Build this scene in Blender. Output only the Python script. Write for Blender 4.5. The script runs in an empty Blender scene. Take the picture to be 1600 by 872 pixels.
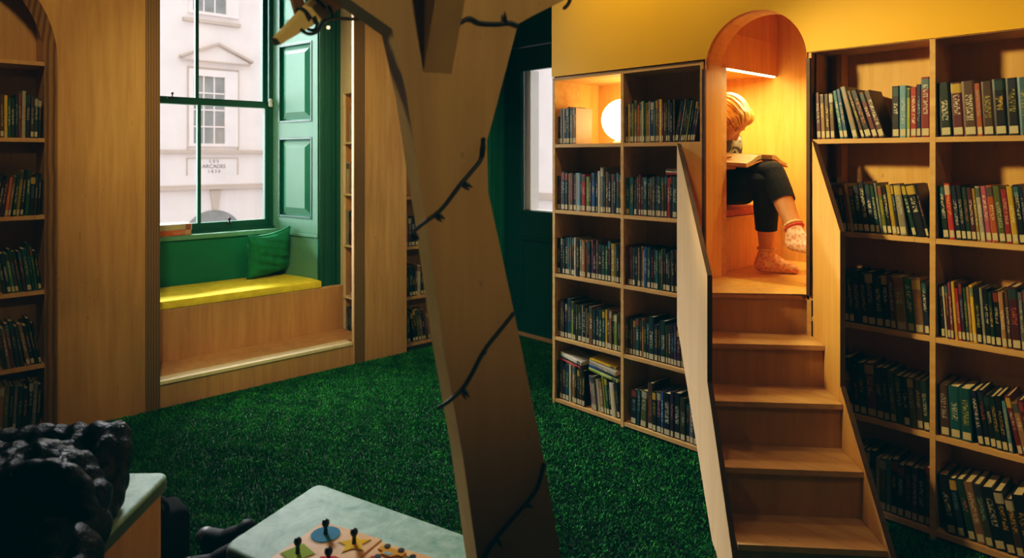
import bpy, bmesh, math, random, re
import numpy as np
from mathutils import Vector, Matrix, Euler

random.seed(7)
PI = math.pi
SC = bpy.context.scene
COL = SC.collection
R = math.radians

# ------------------------------------------------------------------ frame
# World: x runs along the bookcase wall (to the right), y runs into that
# wall, z up.  The window wall is the plane x = -3.99.  Eye at the origin.
EYE = 1.35
CA, SA = .683, .7304            # camera axes in the room


def cam_pt(px, py, t):
    """a measured point of the photograph at distance t along the view axis"""
    xc = (px - 800) / 1080
    return Vector((t * (CA * xc - SA), t * (SA * xc + CA), EYE - (py - 246) / 1080 * t))


def stair(w, s, z=0.0):
    """staircase axes (w to the right, s up the flight) -> room"""
    X = .9965 * w + .083 * s
    Y = -.083 * w + .9965 * s
    return Vector((CA * X - SA * Y, SA * X + CA * Y, z))


# ------------------------------------------------------------------ materials
def srgb(h):
    h = h.lstrip('#')
    v = [int(h[i:i + 2], 16) / 255 for i in (0, 2, 4)]
    return tuple((c / 12.92 if c <= .04045 else ((c + .055) / 1.055) ** 2.4) for c in v) + (1,)


class NT:
    def __init__(self, name):
        self.m = bpy.data.materials.new(name)
        self.m.use_nodes = True
        self.t = self.m.node_tree
        self.n = self.t.nodes
        self.b = self.n['Principled BSDF']
        self.out = self.n['Material Output']

    def new(self, typ, **kw):
        nd = self.n.new(typ)
        for k, v in kw.items():
            setattr(nd, k, v)
        return nd

    def link(self, a, b):
        self.t.links.new(a, b)

    def math(self, op, a, b=None, c=None, clamp=False):
        nd = self.new('ShaderNodeMath', operation=op, use_clamp=clamp)
        for i, v in enumerate((a, b, c)):
            if v is None:
                continue
            if isinstance(v, (int, float)):
                nd.inputs[i].default_value = v
            else:
                self.link(v, nd.inputs[i])
        return nd.outputs[0]

    def mix(self, f, a, b):
        nd = self.new('ShaderNodeMix', data_type='RGBA')
        for sock, v in ((nd.inputs[0], f), (nd.inputs[6], a), (nd.inputs[7], b)):
            if isinstance(v, (int, float)):
                sock.default_value = v
            elif isinstance(v, tuple):
                sock.default_value = v
            else:
                self.link(v, sock)
        return nd.outputs[2]

    def ramp(self, f, stops, interp='LINEAR'):
        nd = self.new('ShaderNodeValToRGB')
        cr = nd.color_ramp
        cr.interpolation = interp
        while len(cr.elements) < len(stops):
            cr.elements.new(.5)
        for e, (p, c) in zip(cr.elements, stops):
            e.position = p
            e.color = c
        self.link(f, nd.inputs[0])
        return nd.outputs[0]

    def coords(self, kind='Object', scale=(1, 1, 1), rot=(0, 0, 0)):
        tc = self.new('ShaderNodeTexCoord')
        mp = self.new('ShaderNodeMapping')
        mp.inputs['Scale'].default_value = scale
        mp.inputs['Rotation'].default_value = rot
        self.link(tc.outputs[kind], mp.inputs[0])
        return mp.outputs[0]

    def noise(self, vec, scale, detail=3, rough=.5, dist=0):
        nd = self.new('ShaderNodeTexNoise')
        nd.inputs['Scale'].default_value = scale
        nd.inputs['Detail'].default_value = detail
        nd.inputs['Roughness'].default_value = rough
        nd.inputs['Distortion'].default_value = dist
        if vec is not None:
            self.link(vec, nd.inputs['Vector'])
        return nd.outputs[0]

    def bump(self, h, strength=.2, dist=.01):
        nd = self.new('ShaderNodeBump')
        nd.inputs['Strength'].default_value = strength
        nd.inputs['Distance'].default_value = dist
        self.link(h, nd.inputs['Height'])
        self.link(nd.outputs[0], self.b.inputs['Normal'])

    def set(self, color=None, rough=None, metal=None, spec=None):
        if color is not None:
            if isinstance(color, tuple):
                self.b.inputs['Base Color'].default_value = color
            else:
                self.link(color, self.b.inputs['Base Color'])
        if rough is not None:
            self.b.inputs['Roughness'].default_value = rough
        if metal is not None:
            self.b.inputs['Metallic'].default_value = metal
        if spec is not None:
            self.b.inputs['Specular IOR Level'].default_value = spec
        return self.m


def plain(name, hexc, rough=.6, var=.12, scale=6., bump=0, spec=.4):
    t = NT(name)
    c = srgb(hexc)
    v = t.coords()
    f = t.noise(v, scale, 4)
    lo = tuple(x * (1 - var) for x in c[:3]) + (1,)
    hi = tuple(min(1, x * (1 + var)) for x in c[:3]) + (1,)
    t.set(t.ramp(f, [(.3, lo), (.7, hi)]), rough, spec=spec)
    if bump:
        t.bump(t.noise(v, scale * 12, 3), bump, .004)
    return t.m


def wood(name, c1, c2, stretch=(14, 14, 1.1), rough=.55, spots=True):
    """pale plywood: faint stretched grain, a broad flame figure and small flecks"""
    t = NT(name)
    v = t.coords(scale=stretch)
    g = t.noise(v, 2.2, 6, .6, .35)
    base = t.ramp(g, [(.32, srgb(c1)), (.68, srgb(c2))])
    v2 = t.coords(scale=(stretch[0] * .22, stretch[1] * .22, stretch[2] * .5))
    w = t.new('ShaderNodeTexWave', wave_type='RINGS')
    w.inputs['Scale'].default_value = .55
    w.inputs['Distortion'].default_value = 7
    w.inputs['Detail'].default_value = 3
    t.link(v2, w.inputs[0])
    dark = tuple(x * .8 for x in srgb(c1)[:3]) + (1,)
    col = t.mix(t.math('MULTIPLY', w.outputs[1], .16), base, dark)
    if spots:
        sp = t.noise(t.coords(scale=(1, 1, .55)), 38, 2)
        k = t.math('GREATER_THAN', sp, .735)
        col = t.mix(t.math('MULTIPLY', k, .35), col, tuple(x * .45 for x in srgb(c1)[:3]) + (1,))
    t.set(col, rough, spec=.3)
    t.bump(g, .06, .003)
    return t.m


def edge_ply(name, c1, c2, axis, freq=70):
    """the laminated edge of plywood: thin alternating lines"""
    t = NT(name)
    v = t.coords()
    w = t.new('ShaderNodeTexWave', wave_type='BANDS', bands_direction=axis)
    w.inputs['Scale'].default_value = freq / 6.28
    w.inputs['Distortion'].default_value = 1.6
    w.inputs['Detail'].default_value = 2
    w.inputs['Detail Scale'].default_value = .4
    t.link(v, w.inputs[0])
    t.set(t.ramp(w.outputs[1], [(.15, srgb(c1)), (.75, srgb(c2))]), .6, spec=.25)
    return t.m


M = {}
M['ply'] = wood('birch_plywood', '#b58a52', '#c99f66')
M['ply_x'] = wood('birch_plywood_along', '#bd9058', '#d0a66c', (1.1, 14, 14))
M['ply_dim'] = wood('shaded_plywood', '#ac8246', '#be9456')  # the same plywood with shade put into its colour
M['ply_gold'] = wood('warmlit_plywood', '#cc9c54', '#dcae6a')  # plywood with warm lamplight put into its colour
M['ply_nook'] = wood('lit_nook_plywood', '#cf9d48', '#e0b060')  # saturated wood colour carries the glow between the nook walls
M['ply_daylit'] = wood('daylit_plywood', '#e0cfa6', '#ead9b4')  # plywood with window light put into its colour
M['ply_reveal'] = edge_ply('laminated_reveal', '#8a6732', '#b98d4c', 'Y', 105)
M['ply_pale'] = wood('pale_plywood', '#cba77c', '#d8b68c')
M['ply_tree'] = wood('tree_plywood', '#a98a55', '#b7985f', (9, 9, .8))
M['ply_edge'] = edge_ply('plywood_edge', '#6a5129', '#80653a', 'Y', 150)
M['ply_edge_pale'] = edge_ply('plywood_edge_pale', '#a98450', '#d2b07a', 'Z', 420)
M['ply_dark'] = plain('dark_plywood_edge', '#4a3320', .6, .25, 20)
M['tree_lit_edge'] = plain('tree_board_lit_edge', '#e2cc8e', .6, .1, 9)  # paler than the board face: window light put into the edge colour
M['yellow'] = plain('yellow_paint', '#e0a800', .55, .05, 2)
M['green'] = plain('green_gloss_paint', '#1a7c5c', .55, .06, 3, spec=.25)
M['green_lit'] = plain('green_gloss_paint_lit', '#649c86', .5, .05, 3, spec=.25)  # the green paint made paler, strong daylight put into the colour
M['green_sash'] = plain('green_sash_paint', '#0f5a48', .35, .06, 3)
M['green_shaded'] = plain('shaded_green_paint', '#0e5c4b', .4, .08, 3)  # the same green paint darkened, shade put into the colour
M['green_door'] = plain('dark_green_door_paint', '#0d5a54', .35, .06, 3)
M['cushion_y'] = plain('yellow_seat_fabric', '#ecd832', .85, .1, 18, .25)
M['pillow'] = plain('green_linen', '#107f58', .85, .16, 30, .3)
M['white'] = plain('white_wall_paint', '#d9d0c4', .8, .03, 3)
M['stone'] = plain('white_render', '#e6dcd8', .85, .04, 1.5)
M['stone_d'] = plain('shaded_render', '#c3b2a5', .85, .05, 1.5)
M['pane_far'] = plain('far_window_glass', '#8d8f8c', .3, .2, 2)
M['letters'] = plain('incised_letters', '#8a7f78', .9, .05, 4)
M['street'] = plain('street', '#b4aca8', .9, .05, 1)
M['ceiling'] = plain('ceiling_paint', '#8c867a', .9, .03, 2)
M['brass'] = plain('dark_catch_metal', '#1c1c1c', .4, .1, 30)
M['chalk'] = plain('white_catch_paint', '#d5ded8', .4, .05, 20)
M['black'] = plain('black_fabric', '#090d11', .9, .3, 40, .3, spec=.12)
M['rubber'] = plain('black_shoe_leather', '#07090c', .65, .2, 30, spec=.2)
M['toe'] = plain('grey_shoe_toe', '#4c4a50', .5, .2, 30)
M['wire'] = plain('dark_wire', '#141b22', .5, .1, 30)
M['peg'] = plain('black_peg', '#101312', .35, .1, 30)
M['board'] = wood('puzzle_board_wood', '#dba56c', '#e9bb84', (9, 9, 9), .5, False)
M['skin'] = plain('skin', '#d09a70', .5, .08, 14)
M['top'] = None
M['legging'] = plain('black_legging', '#0b1113', .9, .15, 40)
M['skirt'] = plain('dark_skirt_cloth', '#121a1b', .9, .25, 26, .3)
M['pages'] = plain('page_block', '#c9b48c', .9, .12, 60)
M['sticker'] = plain('spine_sticker', '#b5a988', .7, .1, 40)
M['pink'] = plain('dusty_pink_seat_fabric', '#b76a58', .9, .12, 30, .3)
M['tile'] = plain('dark_mat', '#0b1a18', .9, .2, 4)


def mk_glass():
    t = NT('window_glass')
    tr = t.new('ShaderNodeBsdfTransparent')
    gl = t.new('ShaderNodeBsdfGlossy')
    gl.inputs['Roughness'].default_value = .02
    fr = t.new('ShaderNodeFresnel')
    fr.inputs[0].default_value = 1.35
    mx = t.new('ShaderNodeMixShader')
    t.link(fr.outputs[0], mx.inputs[0])
    t.link(tr.outputs[0], mx.inputs[1])
    t.link(gl.outputs[0], mx.inputs[2])
    t.link(mx.outputs[0], t.out.inputs[0])
    return t.m


def emis(name, col, strength):
    t = NT(name)
    e = t.new('ShaderNodeEmission')
    e.inputs[0].default_value = col
    e.inputs[1].default_value = strength
    t.link(e.outputs[0], t.out.inputs[0])
    return t.m


M['glass'] = mk_glass()
M['globe'] = emis('lit_globe', (1, .70, .30, 1), 12)
M['led'] = emis('lit_led', (1, .74, .38, 1), 30)


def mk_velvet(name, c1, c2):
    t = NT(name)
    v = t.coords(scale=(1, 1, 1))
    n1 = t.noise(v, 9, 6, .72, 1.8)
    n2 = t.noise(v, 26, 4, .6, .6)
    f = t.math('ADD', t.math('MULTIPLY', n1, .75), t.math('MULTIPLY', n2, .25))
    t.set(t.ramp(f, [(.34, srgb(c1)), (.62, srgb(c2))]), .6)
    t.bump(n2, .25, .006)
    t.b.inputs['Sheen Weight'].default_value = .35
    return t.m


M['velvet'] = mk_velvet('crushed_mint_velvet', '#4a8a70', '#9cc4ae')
M['velvet_shade'] = mk_velvet('crushed_green_velvet_side', '#0f3a2e', '#1c4f3f')  # side band of the pad darkened, shade put into the velvet colour


def mk_coat():
    t = NT('black_quilted_nylon')
    v = t.coords()
    n = t.noise(v, 16, 5, .65, 1.2)
    n2 = t.noise(v, 55, 3, .6, .5)
    t.set((.0015, .003, .0045, 1), .36, spec=.2)
    f = t.math('ADD', n, t.math('MULTIPLY', n2, .35))
    t.bump(f, .7, .02)
    t.b.inputs['Coat Weight'].default_value = .0
    return t.m


M['coat'] = mk_coat()


def mk_hair():
    t = NT('blonde_hair')
    at = t.new('ShaderNodeAttribute')
    at.attribute_name = 'strand'
    n = t.noise(at.outputs['Vector'], 1.1, 4, .6, .2)
    t.set(t.ramp(n, [(.34, srgb('#6e4517')), (.5, srgb('#d6a044')), (.66, srgb('#fbe2a4'))]), .38)
    t.bump(n, .35, .006)
    return t.m


M['hair'] = mk_hair()


def mk_sock():
    t = NT('pink_patterned_sock')
    v = t.coords(rot=(.4, .6, .7))
    w = t.new('ShaderNodeTexVoronoi', feature='F1')
    w.inputs['Scale'].default_value = 62
    t.link(v, w.inputs[0])
    t.set(t.ramp(w.outputs[0], [(.2, srgb('#dc9a78')), (.45, srgb('#ebb89c')), (.7, srgb('#f3d8c0'))]), .85)
    t.bump(w.outputs[0], .3, .003)
    return t.m


M['sock'] = mk_sock()
M['sock_band'] = plain('red_sock_band', '#d2543a', .85, .1, 40)
M['sock_cuff'] = plain('cream_sock_frill', '#f0c795', .85, .1, 40, .4)


def mk_stripe():
    t = NT('grey_striped_jersey')
    v = t.coords()
    w = t.new('ShaderNodeTexWave', wave_type='BANDS', bands_direction='X')
    w.inputs['Scale'].default_value = 26
    w.inputs['Distortion'].default_value = .6
    t.link(v, w.inputs[0])
    t.set(t.ramp(w.outputs[1], [(.45, srgb('#2e3434')), (.6, srgb('#8d9288'))]), .85)
    return t.m


M['top'] = mk_stripe()


def mk_book():
    """printed book cloth: spine uv carries a title-like run of marks and colour bands"""
    t = NT('printed_book_cover')
    ca = t.new('ShaderNodeAttribute')
    ca.attribute_name = 'cover'
    sa = t.new('ShaderNodeAttribute')
    sa.attribute_name = 'seed'
    uv = t.new('ShaderNodeUVMap')
    uv.uv_map = 'spine'
    sp = t.new('ShaderNodeSeparateXYZ')
    t.link(uv.outputs[0], sp.inputs[0])
    u, v = sp.outputs[0], sp.outputs[1]
    rnd = sa.outputs['Fac']
    r2 = t.math('FRACT', t.math('MULTIPLY', rnd, 17.31))
    r3 = t.math('FRACT', t.math('MULTIPLY', rnd, 53.77))
    r4 = t.math('FRACT', t.math('MULTIPLY', rnd, 91.13))
    on = t.math('GREATER_THAN', u, -.5)
    cb = t.new('ShaderNodeCombineXYZ')
    t.link(t.math('MULTIPLY', u, 3.6), cb.inputs[0])
    t.link(t.math('MULTIPLY', v, 52), cb.inputs[1])
    t.link(t.math('MULTIPLY', rnd, 300), cb.inputs[2])
    n = t.noise(cb.outputs[0], 1, 1.5)
    lett = t.math('GREATER_THAN', n, .52)
    lo = t.math('ADD', t.math('MULTIPLY', r2, .22), .26)
    hi = t.math('ADD', t.math('MULTIPLY', r3, .22), .66)
    band = t.math('MULTIPLY', t.math('GREATER_THAN', v, lo), t.math('LESS_THAN', v, hi))
    wid = t.math('LESS_THAN', t.math('ABSOLUTE', t.math('SUBTRACT', u, .5)), .27)
    mask = t.math('MULTIPLY', t.math('MULTIPLY', lett, band), t.math('MULTIPLY', wid, on))
    hues = [(0, '#e7dfc8'), (.22, '#d9b53a'), (.38, '#c9c4b4'), (.52, '#c56a3c'), (.64, '#7fb0b8'), (.74, '#efe6cf'),
            (.88, '#b8b24a'), (.95, '#d88a97')]
    tcol = t.ramp(r4, [(p, srgb(c)) for p, c in hues], 'CONSTANT')
    hues2 = [(0, '#22433f'), (.2, '#8c3a2b'), (.35, '#c7a53a'), (.5, '#262a3a'), (.65, '#b9b199'), (.8, '#3d6e73')]
    bcol = t.ramp(r3, [(p, srgb(c)) for p, c in hues2], 'CONSTANT')
    hasb = t.math('GREATER_THAN', r2, .55)
    top = t.math('MULTIPLY', t.math('GREATER_THAN', v, .8), t.math('LESS_THAN', v, .97))
    blk = t.math('MULTIPLY', t.math('MULTIPLY', top, hasb), on)
    # the odd front board picture: broad blotches off the spine
    base = t.mix(t.math('MULTIPLY', blk, .8), ca.outputs['Color'], bcol)
    base = t.mix(t.math('MULTIPLY', mask, .6), base, tcol)
    nz = t.noise(t.coords(scale=(1, 1, 1)), 40, 3)
    base = t.mix(t.math('MULTIPLY', nz, .35), base, (.02, .02, .02, 1))
    t.set(base, .42, spec=.45)
    return t.m


M['book'] = mk_book()


def mk_turf():
    t = NT('artificial_grass_blades')
    at = t.new('ShaderNodeAttribute')
    at.attribute_name = 'tint'
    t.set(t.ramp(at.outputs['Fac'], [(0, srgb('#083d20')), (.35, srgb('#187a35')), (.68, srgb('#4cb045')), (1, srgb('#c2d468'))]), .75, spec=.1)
    t.b.inputs['Transmission Weight'].default_value = 0
    return t.m


M['turf'] = mk_turf()
M['turf_base'] = plain('turf_backing', '#06200f', .95, .3, 30)


def solid(name, hexc, rough=.5):
    if name not in M:
        M[name] = plain(name, hexc, .75, .05, 20, spec=.15)
    return M[name]


# ------------------------------------------------------------------ objects
WM = {}


def W(o):
    return WM.get(o.name_full, Matrix())


def empty(name, loc=(0, 0, 0), rotz=0, label=None, cat=None, group=None, kind=None):
    o = bpy.data.objects.new(name, None)
    COL.objects.link(o)
    o.empty_display_size = .05
    o.location = loc
    o.rotation_euler = (0, 0, rotz)
    WM[o.name_full] = Matrix.Translation(Vector(loc)) @ Matrix.Rotation(rotz, 4, 'Z')
    return tag(o, label, cat, group, kind)


def tag(o, label=None, cat=None, group=None, kind=None):
    if label:
        o['label'] = label
    if cat:
        o['category'] = cat
    if group:
        o['group'] = group
    if kind:
        o['kind'] = kind
    return o


def part(name, bm, mats, parent=None, smooth=False, label=None):
    """bm holds room coordinates; the object is hung under its parent"""
    if parent is not None:
        bm.transform(W(parent).inverted())
    bmesh.ops.recalc_face_normals(bm, faces=bm.faces)
    me = bpy.data.meshes.new(name)
    bm.to_mesh(me)
    bm.free()
    if not isinstance(mats, (list, tuple)):
        mats = [mats]
    for m in mats:
        me.materials.append(M[m] if isinstance(m, str) else m)
    if smooth:
        me.polygons.foreach_set('use_smooth', [True] * len(me.polygons))
    o = bpy.data.objects.new(name, me)
    COL.objects.link(o)
    if parent is not None:
        o.parent = parent
        WM[o.name_full] = W(parent)
    if label:
        o['label'] = label
    return o


def B():
    return bmesh.new()


def box(bm, x0, x1, y0, y1, z0, z1, mtx=None, bev=0, mi=0):
    vs = [bm.verts.new((x, y, z)) for x in (x0, x1) for y in (y0, y1) for z in (z0, z1)]
    fs = []
    for q in ((0, 1, 3, 2), (4, 6, 7, 5), (0, 4, 5, 1), (2, 3, 7, 6), (0, 2, 6, 4), (1, 5, 7, 3)):
        f = bm.faces.new([vs[i] for i in q])
        f.material_index = mi
        fs.append(f)
    if bev:
        es = list({e for f in fs for e in f.edges})
        r = bmesh.ops.bevel(bm, geom=es, offset=bev, segments=2, affect='EDGES', profile=.5)
        vs = list({v for f in r['faces'] for v in f.verts} | {v for v in vs if v.is_valid})
    if mtx is not None:
        bmesh.ops.transform(bm, matrix=mtx, verts=[v for v in vs if v.is_valid])
    return bm


def prism(bm, pts, off, mi=0, mi_side=None):
    off = Vector(off)
    a = [bm.verts.new(Vector(p)) for p in pts]
    b = [bm.verts.new(Vector(p) + off) for p in pts]
    f1 = bm.faces.new(a)
    f2 = bm.faces.new(b[::-1])
    f1.material_index = f2.material_index = mi
    n = len(pts)
    for i in range(n):
        j = (i + 1) % n
        f = bm.faces.new((a[i], b[i], b[j], a[j]))
        f.material_index = mi if mi_side is None else mi_side
    return bm


def tube(bm, pts, r, n=8):
    pts = [Vector(p) for p in pts]
    rings = []
    up = Vector((.31, .17, .93))
    for i, p in enumerate(pts):
        d = (pts[min(i + 1, len(pts) - 1)] - pts[max(i - 1, 0)]).normalized()
        a = d.cross(up).normalized()
        b = d.cross(a)
        rr = r[i] if isinstance(r, (list, tuple)) else r
        rings.append([bm.verts.new(p + (a * math.cos(2 * PI * k / n) + b * math.sin(2 * PI * k / n)) * rr) for k in range(n)])
    for r0, r1 in zip(rings, rings[1:]):
        for k in range(n):
            bm.faces.new((r0[k], r0[(k + 1) % n], r1[(k + 1) % n], r1[k]))
    bm.faces.new(rings[0][::-1])
    bm.faces.new(rings[-1])
    return bm


def lathe(bm, c, prof, n=24):
    c = Vector(c)
    rings = []
    for r, z in prof:
        rings.append([bm.verts.new(c + Vector((r * math.cos(2 * PI * k / n), r * math.sin(2 * PI * k / n), z))) for k in range(n)])
    for r0, r1 in zip(rings, rings[1:]):
        for k in range(n):
            bm.faces.new((r0[k], r0[(k + 1) % n], r1[(k + 1) % n], r1[k]))
    bm.faces.new(rings[0][::-1])
    bm.faces.new(rings[-1])
    return bm


def ball(bm, c, r, rot=None, sub=3):
    if isinstance(r, (int, float)):
        r = (r, r, r)
    m = Matrix.Translation(Vector(c))
    if rot is not None:
        m = m @ (rot.to_matrix().to_4x4() if not isinstance(rot, Matrix) else rot.to_4x4())
    m = m @ Matrix.Diagonal((*r, 1))
    bmesh.ops.create_icosphere(bm, subdivisions=sub, radius=1, matrix=m)
    return bm


def capsule(bm, p0, r0, p1, r1, n=14):
    p0, p1 = Vector(p0), Vector(p1)
    ball(bm, p0, r0, sub=2)
    ball(bm, p1, r1, sub=2)
    d = p1 - p0
    if d.length < 1e-6:
        return bm
    q = Vector((0, 0, 1)).rotation_difference(d.normalized()).to_matrix().to_4x4()
    bmesh.ops.create_cone(bm, cap_ends=True, segments=n, radius1=r0, radius2=r1, depth=d.length,
                          matrix=Matrix.Translation((p0 + p1) / 2) @ q)
    return bm


def fuse(name, bm, mats, parent, voxel=.008, smooth=6, label=None, sub=0):
    """melt overlapping volumes into one continuous skin"""
    me = bpy.data.meshes.new('tmp')
    bm.to_mesh(me)
    bm.free()
    t = bpy.data.objects.new('tmp', me)
    COL.objects.link(t)
    md = t.modifiers.new('r', 'REMESH')
    md.mode = 'VOXEL'
    md.voxel_size = voxel
    if smooth:
        s = t.modifiers.new('s', 'SMOOTH')
        s.factor = .5
        s.iterations = smooth
    dg = bpy.context.evaluated_depsgraph_get()
    new = bpy.data.meshes.new_from_object(t.evaluated_get(dg))
    bpy.data.objects.remove(t)
    bpy.data.meshes.remove(me)
    b2 = B()
    b2.from_mesh(new)
    bpy.data.meshes.remove(new)
    return part(name, b2, mats, parent, True, label)


# ------------------------------------------------------------------ the room shell
def struct(name, bm, mats, smooth=False):
    return tag(part(name, bm, mats, None, smooth), kind='structure')


def arch_pts(c, r, spring, n=24, a0=180, a1=0):
    return [(c + r * math.cos(R(a0 + (a1 - a0) * i / n)), spring + r * math.sin(R(a0 + (a1 - a0) * i / n))) for i in range(n + 1)]


CEIL = 3.0
b = B()
box(b, -5.0, 2.2, -3.2, 3.67, -.06, 0)
struct('floor', b, 'turf_base')
b = B()
box(b, -5.15, 2.2, -3.2, 3.8, CEIL, CEIL + .1)
struct('ceiling', b, 'ceiling')
b = B()
box(b, 2.2, 2.3, -3.2, 3.8, 0, CEIL)
struct('wall_right', b, 'white')
b = B()
box(b, -5.1, 2.3, -3.3, -3.2, 0, CEIL)
struct('wall_back', b, 'white')
# outer masonry of the window wall, with the window opening
b = B()
for y0, y1, z0, z1 in ((-3.2, 1.13, 0, CEIL), (2.22, 3.8, 0, CEIL), (1.13, 2.22, 0, .80), (1.13, 2.22, 2.76, CEIL)):
    box(b, -5.14, -5.02, y0, y1, z0, z1)
struct('wall_outer', b, 'white')

# plywood face of the window wall, left piece with its arch
XL = -3.99
pts = [(-3.2, 0), (-.49, 0)] + [(p[0], p[1]) for p in arch_pts(.1, .587, 1.816)] + [(.687, 0), (1.08, 0), (1.08, CEIL), (-3.2, CEIL)]
pts[1] = (-.487, 0)
b = B()
prism(b, [(XL, y, z) for y, z in pts], (-.022, 0, 0))
struct('wall_left', b, 'ply_dim')
# bevelled laminated reveal round that arch
b = B()
o_ = [(.687, 0)] + [(p[0], p[1]) for p in arch_pts(.1, .587, 1.816, 32, 0, 180)] + [(-.487, 0)]
i_ = [(.65, 0)] + [(p[0], p[1]) for p in arch_pts(.1, .55, 1.816, 32, 0, 180)] + [(-.45, 0)]
va = [b.verts.new((XL + .001, y, z)) for y, z in o_]
vb = [b.verts.new((XL - .11, y, z)) for y, z in i_]
vc = [b.verts.new((XL - .11, y + (.05 if y > .1 else -.05), z)) for y, z in i_]
for i in range(len(va) - 1):
    b.faces.new((va[i], va[i + 1], vb[i + 1], vb[i]))
struct('trim_1', b, 'ply_reveal')
# right piece, with the second arch
pts = [(2.40, 0), (2.733, 0)] + arch_pts(3.07, .337, 1.816) + [(3.407, 0), (3.47, 0), (3.47, CEIL), (2.40, CEIL)]
b = B()
prism(b, [(XL, y, z) for y, z in pts], (-.022, 0, 0))
struct('wall_far', b, 'ply')
b = B()
o_ = [(2.733, 0)] + arch_pts(3.07, .337, 1.816, 24, 180, 0) + [(3.407, 0)]
i_ = [(2.77, 0)] + arch_pts(3.07, .30, 1.816, 24, 180, 0) + [(3.37, 0)]
va = [b.verts.new((XL + .001, y, z)) for y, z in o_]
vb = [b.verts.new((XL - .11, y, z)) for y, z in i_]
for i in range(len(va) - 1):
    b.faces.new((va[i], va[i + 1], vb[i + 1], vb[i]))
struct('trim_2', b, 'ply_reveal')
# posts that frame the bay
b = B()
box(b, XL - .07, XL + .006, 1.08, 1.15, 0, CEIL, bev=.002)
struct('trim_3', b, 'ply_edge')
b = B()
box(b, XL - .022, XL + .006, 2.325, 2.40, 0, CEIL, bev=.002)
struct('trim_4', b, 'ply_edge')
b = B()
box(b, XL - .022, XL + .004, 2.318, 2.3245, 0, CEIL)
struct('trim_5', b, 'ply_pale')  # inner face of the post, window light put into its pale colour
# plywood lining of the bay, right side (holds the niche) and left side
b = B()
for x0, x1, z0, z1 in ((-4.43, -4.372, 0, CEIL), (-4.10, -4.06, 0, CEIL), (-4.372, -4.10, 1.81, CEIL), (-4.372, -4.10, 0, .06)):
    box(b, x0, x1, 2.46, 2.48, z0, z1)
struct('wall_bay_right', b, 'ply_daylit')  # lifted to cream: daylight on the lining put into its colour
b = B()
box(b, -4.43, -4.06, .98, 1.0, 0, CEIL)
box(b, -5.02, -4.43, 1.02, 1.04, 0, CEIL)
struct('wall_bay_left', b, 'ply_pale')
# green panelling under and beside the window
b = B()
box(b, -4.88, -4.86, 1.04, 2.26, .0, .80)
struct('wall_window_apron', b, 'green')
b = B()
box(b, -5.0, -4.84, 1.04, 2.24, .80, .832, bev=.004)
struct('trim_6', b, 'green_lit')
# architrave facing the room, stepped
b = B()
box(b, -4.46, -4.425, 2.298, 2.46, 0, CEIL)
for y0, y1, d in ((2.302, 2.326, .012), (2.345, 2.357, .006), (2.40, 2.42, .008), (2.43, 2.46, .014)):
    box(b, -4.425, -4.425 + d, y0, y1, 0, CEIL, bev=.002)
struct('trim_7', b, 'green_shaded')
b = B()
box(b, -4.46, -4.425, 1.0, 1.06, 0, CEIL)
struct('trim_8', b, 'green_shaded')
# shaped lower cheek of the splayed reveal, under the shutter
SH_A = Vector((-4.95, 2.2, 0))
SH_D = Vector((.982, .189, 0)).normalized()
SH_N = Vector((.189, -.982, 0)).normalized()
SHM = Matrix(((SH_D.x, SH_N.x, 0, SH_A.x), (SH_D.y, SH_N.y, 0, SH_A.y), (0, 0, 1, 0), (0, 0, 0, 1)))
b = B()
box(b, -.06, .53, -.03, 0, 0, .80, SHM)
box(b, -.06, .53, -.03, .012, .79, .812, SHM, .002)
struct('trim_9', b, 'green_lit')

# far wall with the door
b = B()
for x0, x1, z0, z1 in ((-5.1, -4.02, 0, CEIL), (-3.0, 2.3, 0, CEIL), (-4.02, -3.0, 2.62, CEIL)):
    box(b, x0, x1, 3.67, 3.78, z0, z1)
struct('wall_front', b, 'green_door')
b = B()
box(b, XL - .02, XL, 3.47, 3.68, 0, CEIL)
for y0, y1, d in ((3.48, 3.50, .015), (3.53, 3.545, .012), (3.6, 3.64, .018)):
    box(b, XL, XL + d, y0, y1, 0, CEIL, bev=.003)
struct('trim_10', b, 'green')

# bookcase wall: yellow plaster above, arch cut up into it
YB = 2.75
pts = [(-2.616, 1.79), (-1.668, 1.79)] + [(-1.668, 1.744)] + arch_pts(-1.4395, .2285, 1.744, 28) + [(-1.211, 1.744), (-1.211, 1.77), (2.2, 1.77), (2.2, CEIL), (-2.616, CEIL)]
pts = [p for i, p in enumerate(pts) if i == 0 or (abs(p[0] - pts[i - 1][0]) + abs(p[1] - pts[i - 1][1])) > 1e-4]
b = B()
prism(b, [(x, YB - .006, z) for x, z in pts], (0, .03, 0))
struct('wall_bookcase', b, 'yellow')
b = B()
box(b, -2.62, -2.60, YB + .02, 3.67, 0, CEIL)
struct('wall_nook_end', b, 'green_door')
b = B()
box(b, -.32, 2.2, YB - .004, YB + .02, 0, 1.77)
struct('wall_bookcase_right', b, 'ply_gold')

# ------------------------------------------------------------------ reading nook behind the arch
NF = .80
b = B()
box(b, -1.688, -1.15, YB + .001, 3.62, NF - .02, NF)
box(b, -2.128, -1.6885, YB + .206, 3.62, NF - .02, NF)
struct('floor_nook', b, 'ply_nook')
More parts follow.
